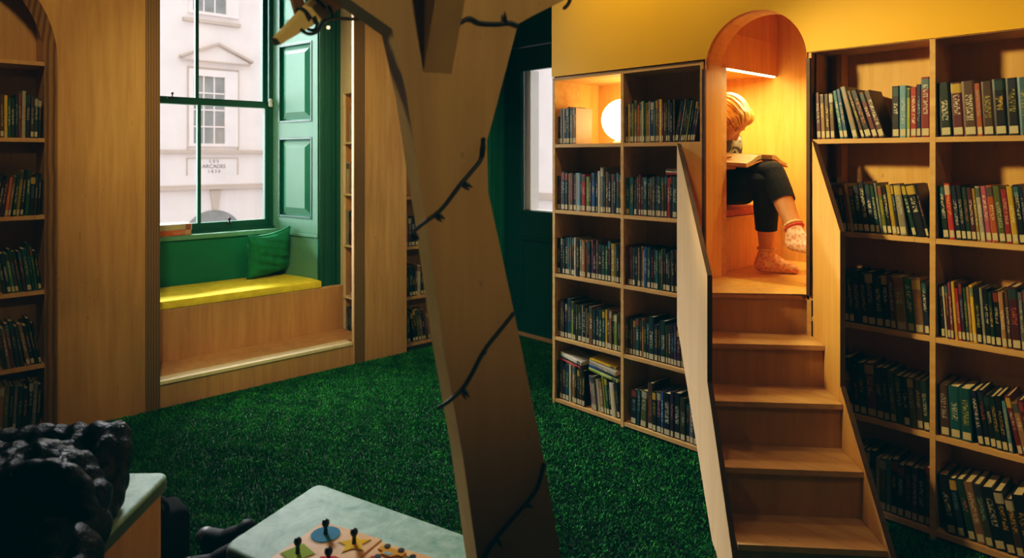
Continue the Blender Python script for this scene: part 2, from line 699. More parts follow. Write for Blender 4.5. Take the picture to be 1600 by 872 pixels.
# jambs of the arch: a barrel 0.13 deep
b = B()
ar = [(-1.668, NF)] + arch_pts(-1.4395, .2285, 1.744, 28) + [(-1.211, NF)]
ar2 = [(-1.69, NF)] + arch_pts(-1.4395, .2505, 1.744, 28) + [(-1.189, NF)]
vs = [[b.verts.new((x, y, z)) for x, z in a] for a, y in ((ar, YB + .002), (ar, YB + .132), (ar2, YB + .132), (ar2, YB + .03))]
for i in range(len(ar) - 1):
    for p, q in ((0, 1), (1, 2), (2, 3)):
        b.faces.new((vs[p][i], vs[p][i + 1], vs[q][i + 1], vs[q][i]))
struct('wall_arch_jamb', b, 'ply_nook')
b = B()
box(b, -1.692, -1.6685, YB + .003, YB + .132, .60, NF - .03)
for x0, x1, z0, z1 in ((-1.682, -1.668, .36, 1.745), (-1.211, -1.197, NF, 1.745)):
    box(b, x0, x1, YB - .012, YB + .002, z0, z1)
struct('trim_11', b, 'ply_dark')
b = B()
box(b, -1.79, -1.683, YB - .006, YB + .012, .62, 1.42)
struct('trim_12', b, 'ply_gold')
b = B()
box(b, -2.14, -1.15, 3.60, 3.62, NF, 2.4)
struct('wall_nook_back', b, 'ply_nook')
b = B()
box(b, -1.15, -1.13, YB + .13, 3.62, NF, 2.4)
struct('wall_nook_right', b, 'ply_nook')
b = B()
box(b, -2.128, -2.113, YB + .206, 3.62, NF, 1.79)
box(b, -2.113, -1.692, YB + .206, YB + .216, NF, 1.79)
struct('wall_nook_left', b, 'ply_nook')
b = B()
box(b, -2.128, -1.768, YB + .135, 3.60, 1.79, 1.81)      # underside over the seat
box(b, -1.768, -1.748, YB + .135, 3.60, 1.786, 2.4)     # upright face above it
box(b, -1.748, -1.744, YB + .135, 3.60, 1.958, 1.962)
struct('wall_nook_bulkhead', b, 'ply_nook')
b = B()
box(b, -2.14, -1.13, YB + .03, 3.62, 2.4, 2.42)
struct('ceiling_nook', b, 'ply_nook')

t = empty('reading_bench', (-1.92, 3.3, NF), 0, 'plywood bench box built into the lit arched reading nook', 'bench')
b = B()
box(b, -1.745, -1.725, YB + .218, 3.598, NF + .001, 1.045)
part('front_panel', b, 'ply_nook', t)
b = B()
box(b, -2.111, -1.72, YB + .218, 3.598, 1.045, 1.062, bev=.002)
part('seat_board', b, 'ply_nook', t)
b = B()
box(b, -2.11, -1.715, YB + .222, 3.40, 1.063, 1.106, bev=.014)
tag(part('seat_cushion', b, 'pink', None, True), 'dusty pink seat pad under the seated reader in the nook', 'cushion')

t = empty('light_strip', (-1.745, 3.2, 1.782), 0, 'thin lit LED strip above the seated reader in the nook', 'light')
b = B()
box(b, -1.764, -1.7485, YB + .22, 3.57, 1.7795, 1.7858)
part('diffuser', b, 'led', t)
b = B()
box(b, -1.770, -1.7645, YB + .22, 3.575, 1.7795, 1.7858)
part('channel', b, 'white', t)

# ------------------------------------------------------------------ staircase with kinked side panels
t = empty('staircase', stair(.73, 2.4), 0, 'narrow plywood staircase with kinked side panels climbing to the arch', 'staircase')
RISE, RUN = .16, .1725
for k in range(1, 5):
    s0 = 2.866 - RUN * k
    z = NF - RISE * k
    b = B()
    prism(b, [stair(.516, s0, z - .018), stair(.958, s0, z - .018), stair(.958, s0 + RUN + .02, z - .018), stair(.516, s0 + RUN + .02, z - .018)], (0, 0, .018))
    part('tread', b, 'ply_x', t)
for k in range(0, 5):
    s0 = 2.866 - RUN * k
    z = NF - RISE * k
    b = B()
    prism(b, [stair(.516, s0 + .014, z - RISE), stair(.958, s0 + .014, z - RISE), stair(.958, s0 + .03, z - RISE), stair(.516, s0 + .03, z - RISE)], (0, 0, RISE - .0185))
    part('riser', b, 'ply_dim', t)  # same ply as the treads, darker colour stands for shade
b = B()
pl = [stair(.516, 2.866, NF - .018), stair(.958, 2.866, NF - .018), Vector((-1.205, YB, NF - .018)), Vector((-1.70, YB, NF - .018))]
prism(b, pl, (0, 0, .018))
part('landing', b, 'ply_gold', t)
for w0, w1, prof, m in ((.496, .514, [(3.255, 1.415), (2.549, .924), (2.549, .54), (2.04, 0), (2.45, 0), (3.255, .58)], 'ply_pale'),
                        (.960, .978, [(2.835, 1.415), (2.549, 1.086), (2.549, .535), (2.01, 0), (2.40, 0), (2.82, .36)], 'ply_gold')):
    b = B()
    p0 = [stair(w0, s, z) for s, z in prof]
    prism(b, p0, stair(w1, 0) - stair(w0, 0), 0, 1)
    part('side_panel', b, [m, 'ply_dark'], t)  # pale and golden panels carry daylight and lamplight in their colour

# ------------------------------------------------------------------ bookcases
ZS = [.035, .372, .716, 1.064, 1.422]     # shelf tops
ZT = 1.785


def bookcase(name, label, xs, deep=None, depth=.2):
    t = empty(name, ((xs[0] + xs[-1]) / 2, YB + depth / 2, 0), 0, label, 'bookcase')
    th = .018
    for i, x in enumerate(xs):
        b = B()
        e = i in (0, len(xs) - 1)
        box(b, x - th / 2, x + th / 2, YB, YB + depth, 0, ZT)
        part('side_panel' if e else 'divider', b, ['ply_x'], t)
    for i in range(len(xs) - 1):
        for z in ZS + [ZT]:
            dp = deep if (deep and i == 0 and z >= ZS[4]) else depth
            b = B()
            box(b, xs[i] + th / 2 + .0005, xs[i + 1] - th / 2 - .0005, YB + .001, YB + dp, z - th, z)
            part('shelf', b, 'ply_x', t)
        b = B()
        box(b, xs[i] + th / 2, xs[i + 1] - th / 2, YB + depth - .006, YB + depth, .02, ZS[4] - th if (deep and i == 0) else ZT)
        part('back_panel', b, 'ply' if deep else 'ply_gold', t)  # right case backs golden: lamplight put into the colour
        b = B()
        box(b, xs[i] + th / 2, xs[i + 1] - th / 2, YB + .03, YB + .045, 0.001, ZS[0] - th)
        part('plinth', b, 'ply_dark', t)
    if deep:
        b = B()
        box(b, xs[0] - .005, xs[1] + .005, YB + deep, YB + deep + .01, ZS[4], ZT)
        box(b, xs[0] - .008, xs[0] + .008, YB + depth, YB + deep, ZS[4], ZT)
        box(b, xs[1] - .009, xs[1] + .009, YB + depth + .001, YB + deep, ZS[4], ZT)
        part('lamp_compartment', b, 'ply_gold', t)
    return t


LX = [-2.607, -2.139, -1.69]
RX = [-1.205, -.768, -.318]
bookcase('bookcase', 'tall plywood bookcase left of the staircase with lit globe compartment', LX, .37)
bookcase('bookcase', 'tall plywood bookcase right of the staircase filling the right edge', RX)

t = empty('globe_lamp', (-2.30, 2.96, ZS[4]), 0, 'round glowing white globe lamp in the top shelf compartment', 'lamp')
b = B()
ball(b, (-2.295, 2.955, ZS[4] + .128), .112, sub=4)
part('globe', b, 'globe', t, True)
b = B()
lathe(b, (-2.295, 2.955, ZS[4] + .0005), [(.05, 0), (.05, .012), (.035, .02)])
part('lamp_base', b, 'white', t, True)

# ------------------------------------------------------------------ books
PAL = {'bk': ('black', '#16191c'), 'nv': ('navy', '#1b2c48'), 'tl': ('teal', '#22666a'), 'dg': ('dark green', '#1f4730'),
       'gr': ('green', '#3f8446'), 'lg': ('lime green', '#a0b040'), 'ye': ('yellow', '#e2b81f'), 'or': ('orange', '#d97028'),
       'rd': ('red', '#c2362c'), 'pk': ('pink', '#c8667f'), 'pu': ('purple', '#57305f'), 'br': ('brown', '#66472f'),
       'gy': ('grey', '#7b7f7c'), 'wh': ('cream', '#d8cdb2'), 'lb': ('light blue', '#74a8bf'), 'bl': ('blue', '#275a94'),
       'mr': ('maroon', '#6b2530'), 'ol': ('olive green', '#62622e'), 'tn': ('tan', '#b38855')}
ORD = 'zeroth first second third fourth fifth sixth seventh eighth ninth tenth eleventh twelfth thirteenth fourteenth fifteenth sixteenth seventeenth eighteenth nineteenth twentieth twenty-first twenty-second twenty-third twenty-fourth twenty-fifth twenty-sixth twenty-seventh twenty-eighth twenty-ninth thirtieth thirty-first thirty-second'.split()
ROWN = ['top', 'second', 'third', 'fourth', 'bottom']


def book_meshes(w, h, d, x0, sticker=True):
    """cover (hinged boards round a spine), page block, call-number sticker; local x thickness, y depth, z height"""
    bm = B()
    uvl = bm.loops.layers.uv.new('spine')
    c = min(.0022, w * .2)
    sp = .0025
    out = [(0, d), (0, sp * .8), (w * .18, 0), (w * .82, 0), (w, sp * .8), (w, d), (w - c, d), (w - c, sp * 1.6), (c, sp * 1.6), (c, d)]
    a = [bm.verts.new((x + x0, y, 0)) for x, y in out]
    b_ = [bm.verts.new((x + x0, y, h)) for x, y in out]
    n = len(out)
    for i in range(n):
        j = (i + 1) % n
        f = bm.faces.new((a[i], a[j], b_[j], b_[i]))
        for l in f.loops:
            if i in (1, 2, 3):
                l[uvl].uv = ((l.vert.co.x - x0) / w, l.vert.co.z / h)
            else:
                l[uvl].uv = (-1, -1)
    for quads in ((0, 1, 8, 9), (1, 2, 3, 4, 7, 8), (4, 5, 6, 7)):
        for ring in (a, b_):
            f = bm.faces.new([ring[q] for q in quads])
            for l in f.loops:
                l[uvl].uv = (-1, -1)
    pg = B()
    box(pg, x0 + c, x0 + w - c, sp * 1.6, d - .004, .003, h - .0035)
    st = None
    if sticker:
        st = B()
        hh = .025
        box(st, x0 + w * .12, x0 + w * .88, -.0009, .0006, .006, .006 + hh)
    return bm, pg, st


def to_mesh(bm, name, mat):
    bmesh.ops.recalc_face_normals(bm, faces=bm.faces)
    me = bpy.data.meshes.new(name)
    bm.to_mesh(me)
    bm.free()
    me.materials.append(M[mat])
    return me


SHELVED = []


def put_book(loc, rot, w, h, d, color, label, group, side=0, sticker=True, tint=1.0, mtx=None):
    c = srgb(PAL[color][1])
    j = random.uniform(.25, .9) * tint
    m = mtx if mtx is not None else Matrix.Translation(Vector(loc)) @ (rot if isinstance(rot, Euler) else Euler(rot, 'XYZ')).to_matrix().to_4x4()
    SHELVED.append(dict(m=m, w=w, h=h, d=d, color=tuple(min(1, q * j) for q in c[:3]) + (1,), label=label, group=group,
                        side=side, sticker=sticker, seed=random.random()))


def dress(me, color, seed):
    n = len(me.vertices)
    at = me.attributes.new('cover', 'FLOAT_COLOR', 'POINT')
    at.data.foreach_set('color', list(color) * n)
    at = me.attributes.new('seed', 'FLOAT', 'POINT')
    at.data.foreach_set('value', [seed] * n)


def shelve_books(limit=300):
    """the books that show largest become things of their own, the rest one object"""
    def seen(q):
        c = q['m'] @ Vector((0, 0, q['h'] / 2))
        X, Y = CA * c.x + SA * c.y, -SA * c.x + CA * c.y
        px, py = 800 + 1080 * X / Y, 246 - 1080 * (c.z - EYE) / Y
        if px < -4 or px > 1604:
            return 0
        n = q['m'].to_3x3() @ Vector((0, -1, 0))
        k = max(.15, -(n.x * c.x + n.y * c.y) / math.hypot(c.x, c.y))
        return q['w'] * q['h'] * k / Y ** 2
    SHELVED.sort(key=lambda q: -seen(q))
    rest = {'book': B(), 'pages': B(), 'sticker': B()}
    cols, seeds = [], []
    for i, q in enumerate(SHELVED):
        if seen(q) == 0:
            continue
        bm, pg, st = book_meshes(q['w'], q['h'], q['d'], 0 if q['side'] == 0 else -q['w'], q['sticker'])
        if i < limit:
            me = to_mesh(bm, 'book', 'book')
            dress(me, q['color'], q['seed'])
            o = bpy.data.objects.new('book', me)
            COL.objects.link(o)
            o.matrix_world = q['m']
            tag(o, q['label'], 'book', q['group'])
            for nm, bmm, mt in (('pages', pg, 'pages'), ('spine_label', st, 'sticker')):
                if bmm:
                    ch = bpy.data.objects.new(nm, to_mesh(bmm, nm, mt))
                    COL.objects.link(ch)
                    ch.parent = o
        else:
            for key, bmm in (('book', bm), ('pages', pg), ('sticker', st)):
                if bmm:
                    bmm.transform(q['m'])
                    tmp = bpy.data.meshes.new('t')
                    bmesh.ops.recalc_face_normals(bmm, faces=bmm.faces)
                    bmm.to_mesh(tmp)
                    if key == 'book':
                        cols += list(q['color']) * len(tmp.vertices)
                        seeds += [q['seed']] * len(tmp.vertices)
                    rest[key].from_mesh(tmp)
                    bpy.data.meshes.remove(tmp)
                    bmm.free()
    bm = rest['book']
    nb = len(bm.verts)
    for f in bm.faces:
        f.material_index = 0
    for k, key in ((1, 'pages'), (2, 'sticker')):
        tmp = bpy.data.meshes.new('t')
        rest[key].to_mesh(tmp)
        f0 = len(bm.faces)
        bm.from_mesh(tmp)
        bm.faces.ensure_lookup_table()
        for f in bm.faces[f0:]:
            f.material_index = k
        bpy.data.meshes.remove(tmp)
    me = bpy.data.meshes.new('books')
    bm.to_mesh(me)
    bm.free()
    for mt in ('book', 'pages', 'sticker'):
        me.materials.append(M[mt])
    n = len(me.vertices)
    at = me.attributes.new('cover', 'FLOAT_COLOR', 'POINT')
    at.data.foreach_set('color', cols + [0.0] * 4 * (n - nb))
    at = me.attributes.new('seed', 'FLOAT', 'POINT')
    at.data.foreach_set('value', seeds + [0.0] * (n - nb))
    o = bpy.data.objects.new('books', me)
    COL.objects.link(o)
    tag(o, 'the small, thin and distant library books filling the remaining shelf places', 'books', kind='stuff')


def sizew(w):
    return 'thin ' if w < .0155 else ('thick ' if w > .027 else '')


def row(spec, start, length, z, place, shelf, axis='x', front=0.0, h0=.195, fill=True, tint=1.0, d0=.135, sticker=.88):
    """a run of books; axis 'x' faces -y (bookcase wall), 'y' faces +x (window wall)"""
    items = []
    tilt = 0
    for tok in spec.split():
        m = re.match(r'([a-z]{2})(\d+)?(?:/(\d+))?(?:@(-?\d+))?(?:\*(\d+))?$', tok)
        if m.group(4) is not None:
            tilt = int(m.group(4))
        for _ in range(int(m.group(5) or 1)):
            w = (int(m.group(2)) if m.group(2) else random.randint(13, 24)) / 1000
            h = (int(m.group(3)) / 1000) if m.group(3) else h0 * random.uniform(.94, 1.06)
            items.append([m.group(1), w, h, R(tilt + (random.uniform(-.4, .4) if tilt else 0))])
    gaps = []
    for (c1, w1, h1, t1), (c2, w2, h2, t2) in zip(items, items[1:]):
        g = .0006
        if t2 < t1:
            g += min(h1, h2) * (math.tan(t1) - math.tan(t2))
        gaps.append(g)
    first = (items[0][2] * math.sin(-items[0][3])) if items[0][3] < 0 else 0
    last = (items[-1][2] * math.sin(items[-1][3])) if items[-1][3] > 0 else 0
    tot = sum(w / math.cos(t) for _, w, _, t in items)
    if fill:
        k = (length - sum(gaps) - first - last) / tot
        for it in items:
            it[1] *= k
    cur = start + first
    n = len(items)
    for i, (c, w, h, t) in enumerate(items):
        wid = w / math.cos(t)
        side = 1 if t > 0 else 0
        pos = cur + (wid if side else 0)
        jit = random.uniform(0, .006)
        if axis == 'x':
            loc = (pos, front + .012 + jit, z + .0005)
            rot = (0, t, 0)
        else:
            loc = (front - .012 - jit, pos, z + .0005)
            rot = (0, t, PI / 2)
        lean = 'leaning ' if abs(t) > R(5) else ''
        label = f'{sizew(w)}{lean}{PAL[c][0]} book, {ORD[i + 1]} from left, {shelf} shelf, {place}'
        put_book(loc, Euler(rot, 'XYZ'), w, h, d0 * random.uniform(.92, 1.04), c, label, f'books on the {shelf} shelf, {place}', side,
                 random.random() < sticker, tint)
        cur += wid + (gaps[i] if i < n - 1 else 0)


P1, P2, P3, P4 = 'globe lamp column', 'column left of stairs', 'column right of stairs', 'far right column'
x1, x2 = LX[0] + .012, LX[1] + .012
wL = .443
row('dk/150'.replace('dk', 'bk') + ' gy14/192 wh8/192 bk14/190 tl12/194 bk10 lb10 wh6 or9/192 tn12/192', x1 + .004, .132, ZS[4], P1, 'top', front=YB, h0=.19)
row('pu13/180 ye14 ol12 lg12 ye18 or12 tn16 wh8 gr12 ye12 tn10 wh9/200 nv22/198 lb7 lg14 pk10/205 ye16/205 mr10 br14 bk12 gy10 nv14 br12 bk20@10 gy10 bk12 nv12 lg9 bk14 nv14 pu14', x2, .425, ZS[4], P2, 'top', front=YB, h0=.195)
row('dg20 rd7 tl18/208 bk18 wh6 br20 bk14 wh6 lb20/203 nv8 rd20/196 lg20/185 bk10 bl20/205 nv10 wh14/215 gy18/235 dg8 tn14/212 bk14 gy10 nv14 tl16/208 bk14', x1, wL, ZS[3], P1, 'second', front=YB)
row('tl22/185 tl20/185 dg14 br12 rd10 br12 tl20/190 bk12 br12 gy14 bl10 dg18 br14 dg14 rd14/190 bk12 tl22/196 dg10', x2, .31, ZS[3], P2, 'second', front=YB, h0=.19)
row('bk20 nv12 dg12 nv16 tl14 wh7/205 bk16/205 wh12/205 bk18 wh14 tn14/195 or7 ye8 nv18 pu14 bk14 br12 bk18 tl18 gr14/180 bk16/210 ye20/196 lg8 bk14 gy14', x1, wL, ZS[2], P1, 'third', front=YB, h0=.193)
row('mr14 br12 mr12 tl16 bk12 wh8 tl8 tn12 wh8 bl16/200 tl18 nv14 nv12 tl14 dg16 lg8 nv14 dg12 bk12 gy8 bk12 br12 bk14', x2, .31, ZS[2], P2, 'third', front=YB, h0=.19)
row('br10 tn8 br12 bk10 nv14 tl22/220 lg12/205 bk10 ol12 dg18 wh6 nv16 wh6 bk12 tn18/200 tl14 nv14 gr16 tl14 ye10/195 br12 tn12/200 bk10 lg16/185 ol10 dg10', x1, wL, ZS[1], P1, 'fourth', front=YB, h0=.195)
row('br12 mr12 ol10 br14 tl18 br12 tn8 dg14 nv12 tl26/210 nv18 bk10 tl24/200 gr10 br14 nv14 pu14 mr18 wh8 gr14/180 lg8', x2, .355, ZS[1], P2, 'fourth', front=YB, h0=.185)
row('bk14/205 br14/205 nv18 tl20/200 wh12/200 tn18/195 bk12 ol14 br12 bk16/190', x1, .20, ZS[0], P1, 'bottom', front=YB, d0=.14)
row('pk8/175@-7 wh16/175 wh14 tn14 lg8/190 gr12/185 bk8 wh18/170 nv12', x1 + .225, .205, ZS[0], P1, 'bottom right half', front=YB, h0=.165, d0=.14)
row('bk24/170@2 tl14/175 ol26/180 br20/225@0 bk16/190 nv18/195 bl10/200 bk26/200 pu12/215 bk24/215 ol20/200 bk14 gy14 nv14', x2 + .03, .375, ZS[0], P2, 'bottom', front=YB, h0=.185, d0=.15)

x3, x4 = RX[0] + .012, RX[1] + .012
row('mr16/185@-3 tn15/178 br16/178 br16/180 tl14/190@-9 bl14/195 wh18/205@-14 br12/190@-17 bk22/190 mr18/180 br20/185', x3 + .004, .262, ZS[4], P3, 'top', front=YB)
row('bk18/190 lb16/190 lg8/180 rd14/182 nv10/190 rd20/215', x3 + .288, .125, ZS[4], P3, 'top right end', front=YB)
row('dg22/190@-3 mr22/188 br24/190 or10/180 br20/185 bk22/190 bk20/190 lb22/190 wh22/195 bk24/185 nv20 dg22', x4, .42, ZS[4], P4, 'top', front=YB)
row('bk12/200@-8 dg14/180 gy14/185 bk14 nv14 rd9/185 ye9 dg14 bk18 bk18 nv16/185 dg12 gy8 lg12/180 bk12 ye14/185 bk8 wh20/185 dg12@-13 bk24/190 bk8', x3 + .02, .392, ZS[3], P3, 'second', front=YB, h0=.182)
row('dg16@-6 rd15/195 nv14 bk12 dg12 mr12 ye8 wh12 pk14/188 or16 lg16/190 rd14 ye14/190 bk14 nv8 or12 rd10/185 dg10 ye14/188 lb10 nv14 gr12 rd14 bk14 wh12', x4, .42, ZS[3], P4, 'second', front=YB, h0=.19)
row('bk12@-5 br12 mr10 bk14 nv12 dg12 nv16 bk14 bk18/200 dg16 bk14/200 mr12/196 ye22/196 gr16/192 tn18/196 nv10', x3 + .022, .39, ZS[2], P3, 'third', front=YB, h0=.192)
row('bk10@-4 wh6 mr8 pk8 ye9 rd9 pu9 gr8 tn8 ye10 bk12 wh8 bk12 dg10 bk14 tn12 br10 mr22/205 gy10 bl20/200 ye22/205 dg20 tl18 nv14 br14 dg14 bk14', x4, .42, ZS[2], P4, 'third', front=YB, h0=.19)
row('nv14/200@-5 mr16/205 pu14 bk18/205 bk12 dg14 mr20/200 br14/190 bk12 ol12 dg14 bk12 ol12 br12 dg12', x3 + .03, .385, ZS[1], P3, 'fourth', front=YB, h0=.185)
row('br20/178@-3 tl22/180 tl22/180 nv12@-8 bk11 bk11 dg11 bk11 lb8 rd10@-12 tn12 mr10 bk20@-8 gr12 bk14 nv14 dg16 bk12', x4, .42, ZS[1], P4, 'fourth', front=YB, h0=.178, d0=.15)
row('bk20/200 nv14 mr10 tl12/205 nv14 wh8 ol14 lb10/195 bk14 nv14 bk16/195 pu12 nv14 mr12', x3 + .12, .295, ZS[0], P3, 'bottom', front=YB, h0=.2, d0=.15)
row('bk18/200@-9 nv14 dg14@-12 tn16/200 ol14 bk20 bk16 br14 bk20/205 nv14 bk16 dg14 bk14 br14', x4, .41, ZS[0], P4, 'bottom', front=YB, h0=.195, d0=.15)


def pile(base, rotz, specs, labels, pitch=0, roll=0, group=None, tint=1.5):
    """books lying flat, one on top of another, spine towards the room"""
    z = 0
    m0 = Matrix.Translation(Vector(base)) @ Matrix.Rotation(rotz, 4, 'Z') @ Matrix.Rotation(roll, 4, 'Y') @ Matrix.Rotation(pitch, 4, 'X')
    for (c, w, h, d, tw), lab in zip(specs, labels):
        # lay it down: thickness -> z, height -> x
        m = m0 @ Matrix.Translation((0, 0, z)) @ Matrix.Rotation(tw, 4, 'Z') @ Matrix.Rotation(PI / 2, 4, 'Y') @ Matrix.Translation((-w, 0, 0))
        put_book((0, 0, 0), (0, 0, 0), w, h, d, c, lab, group, 0, False, tint, mtx=m)
        z += w + .0006


pile((x1 + .012, YB + .02, ZS[0] + .212), 0, [('rd', .012, .15, .11, 0), ('tl', .010, .14, .12, .06), ('wh', .022, .16, .12, -.05)],
     ['thin red book lying lowest of three on books, bottom shelf, globe lamp column', 'thin teal book lying between red and cream ones, bottom shelf, globe lamp column',
      'thick cream book lying topmost of three, bottom shelf left half, globe lamp column'], roll=R(9))
pile((x1 + .222, YB + .018, ZS[0] + .200), 0, [('lg', .016, .19, .12, 0), ('bl', .014, .17, .12, .05), ('wh', .024, .18, .12, -.04), ('ye', .010, .16, .12, .1)],
     ['lime green book lying lowest of four on leaning books, bottom shelf, globe lamp column', 'blue book lying above the lime green one, bottom shelf, globe lamp column',
      'thick cream book lying above the blue one, bottom shelf, globe lamp column', 'thin yellow book lying topmost of four, bottom shelf, globe lamp column'], roll=R(7))
pile((x2 + .225, YB + .03, ZS[3] + .203), 0, [('rd', .010, .13, .12, 0), ('wh', .008, .12, .12, .03), ('br', .010, .12, .12, -.03)],
     ['thin red book lying on upright books, second shelf, column left of stairs', 'thin cream book lying between red and brown, second shelf, column left of stairs',
      'thin brown book lying topmost of the flat three, second shelf, column left of stairs'])

# ------------------------------------------------------------------ arched alcove shelves in the window wall
def alcove(label, y0, y1, zs, depth=.24):
    t = empty('alcove_shelving', (XL - .25, (y0 + y1) / 2, 0), 0, label, 'bookcase')
    xf = XL - .112
    b = B()
    box(b, xf - depth - .012, xf - depth, y0 - .03, y1 + .03, 0, 2.5)
    part('back_panel', b, 'ply_dim', t)
    for y in (y0 - .045, y1 + .002):
        b = B()
        box(b, xf - depth, xf, y, y + .043, 0, 2.5)
        part('side_panel', b, 'ply_dim', t)
    for z in zs:
        b = B()
        box(b, xf - depth, xf, y0, y1, z - .02, z)
        part('shelf', b, 'ply', t)
    b = B()
    box(b, xf - depth, xf, y0 - .04, y1 + .04, 2.5, 2.52)
    part('top_panel', b, 'ply_dim', t)
    return t


ZA = [.02, .324, .69, 1.063, 1.446, 1.825]
alcove('dim plywood shelving inside the arch at the left edge', -.45, .65, ZA)
PA = 'left arched alcove'
fa = XL - .112
for z, nm, sp in ((ZA[4], 'top', 'tn10 ye9 dg12 pu10/200 rd14/210 br12 ye10/205 gr10/190 dg12/195 nv10/210 or9/215 wh12/230@1 nv14/215 br12 tl12/200 bk10'),
                  (ZA[3], 'second', 'pu14/190@8 br12 lg10/200 bk12/210 mr12/180 pu12 or12/190@7 tn10/200 dg12@5 ye12/225 bk12 gr14/225@3 bk18 br10/200 bk10'),
                  (ZA[2], 'third', 'gr12/215@-9 ye10/200 tn12 dg12/225 nv12 gr10 br10/215 dg10 mr10/200@-7 tl14 dg8/240 gr8/220 bk10'),
                  (ZA[1], 'fourth', 'br12/215@-8 bk12 or12/225 dg12 tn10/200 mr12/220 nv14/230 br10 tn12/210@-10 bk12 dg10/235 bk8'),
                  (ZA[0], 'bottom', 'br14/215@3 bk12 dg14 tn12/220 ol14/225 bk12 gy10/215 dg14 bk14 nv12/220 gy12/210 bk10')):
    row(sp, .40, .242, z, PA, nm, 'y', fa, .205, d0=.13, sticker=.6)
ZB = [.02, .353, .712, 1.07, 1.43, 1.79]
alcove('plywood shelving inside the arch right of the window bay, behind the tree', 2.77, 3.37, ZB)
PB = 'right arched alcove'
for z, nm, sp in ((ZB[2], 'third', 'br12 wh10/230 mr10 bk12 tl12 br14 nv14 rd12'), (ZB[1], 'fourth', 'br14/220 ye10/210 mr12 tl16 nv14/200 br10 wh14/215 dg12 ol14/205 bk12 wh12'),
                  (ZB[0], 'bottom', 'mr14/240@-3 br12/235 nv16/225 bk14/215@-8 dg14/240 ol14/230 tn10/225 nv14 br12 wh12')):
    row(sp, 2.775, .26, z, PB, nm, 'y', fa, .21, d0=.13)

# niche in the side of the window bay
t = empty('niche_shelving', (-4.236, 2.56, 0), 0, 'narrow plywood shelf niche in the window bay side, beside the post', 'bookcase')
ZN = [.075, .376, .737, 1.097, 1.458]
for z in ZN + [1.812]:
    b = B()
    box(b, -4.372, -4.10, 2.462, 2.655, z - .014, z)
    part('shelf', b, 'ply_daylit', t)
for x in (-4.384, -4.10):
    b = B()
    box(b, x, x + .012, 2.481, 2.655, .02, 1.82)
    part('side_panel', b, 'ply', t)
b = B()
box(b, -4.39, -4.09, 2.655, 2.667, .02, 1.82)
part('back_panel', b, 'ply', t)
PN = 'window bay niche'
for z, nm, sp, s0, ln in ((ZN[4], 'top', 'wh12/215 wh10/225 rd8/235 nv9/220 wh14', -4.325, .10), (ZN[3], 'second', 'wh20/215 tn10/210 wh16/225 gy12', -4.368, .12),
                          (ZN[2], 'third', 'wh16/235 lg8/225 dg12/232 rd16/240', -4.366, .085), (ZN[1], 'fourth', 'wh18/200 wh16/215 gy14', -4.30, .08),
                          (ZN[0], 'bottom', 'gy10/220 dg14/215 bk12/225 tl14', -4.368, .075)):
    row(sp, s0, ln, z, PN, nm, 'x', 2.462, .215, d0=.14, sticker=.3)

# ------------------------------------------------------------------ window
win = B()
x0, x1 = -5.02, -4.93
box(win, x0, x1, 1.13, 1.165, .80, 2.76)
box(win, x0, x1, 2.185, 2.235, .80, 2.76)
box(win, x0, x1, 1.13, 2.22, 2.72, 2.76)
box(win, x0, x1 + .02, 1.13, 2.22, .832, .848)
box(win, -4.955, -4.93, 2.165, 2.185, .848, 2.72)
win = struct('window_1', win, 'green_sash')


def sash(name, xc, z0, z1, st=.045, bot=.05, top=.032):
    b = B()
    h = .018
    y0, y1 = 1.165, 2.185
    box(b, xc - h, xc + h, y0, y0 + st, z0, z1)
    box(b, xc - h, xc + h, y1 - st, y1, z0, z1)
    box(b, xc - h, xc + h, y0 + st, y1 - st, z0, z0 + bot)
    box(b, xc - h, xc + h, y0 + st, y1 - st, z1 - top, z1)
    box(b, xc - h * .8, xc + h * .8, 1.666, 1.688, z0 + bot, z1 - top)
    f = part(name, b, 'green_sash', win)
    for a_, b2 in ((y0 + st, 1.666), (1.688, y1 - st)):
        p = B()
        box(p, xc - .002, xc + .002, a_ + .0005, b2 - .0005, z0 + bot + .0005, z1 - top - .0005)
        part('glass_pane', p, 'glass', f)
    return f


sash('upper_sash', -5.0, 1.712, 2.72)
lo = sash('lower_sash', -4.958, .848, 1.744)
b = B()
box(b, -4.945, -4.925, 1.47, 1.53, 1.744, 1.752)
lathe(b, (-4.935, 1.50, 1.752), [(.004, 0), (.004, .02), (.009, .024), (.009, .032), (.004, .036)], 10)
part('sash_catch', b, 'brass', win)
b = B()
lathe(b, (-4.925, 2.175, 1.72), [(.012, 0), (.016, .012), (.012, .03), (.016, .05), (.008, .062)], 12)
part('sash_stop', b, 'chalk', win)
b = B()
box(b, -4.94, -4.915, 1.86, 1.89, .885, .893)
lathe(b, (-4.925, 1.875, .893), [(.005, 0), (.005, .014), (.011, .02), (.011, .028), (.004, .034)], 10)
part('sash_lift', b, 'brass', win)

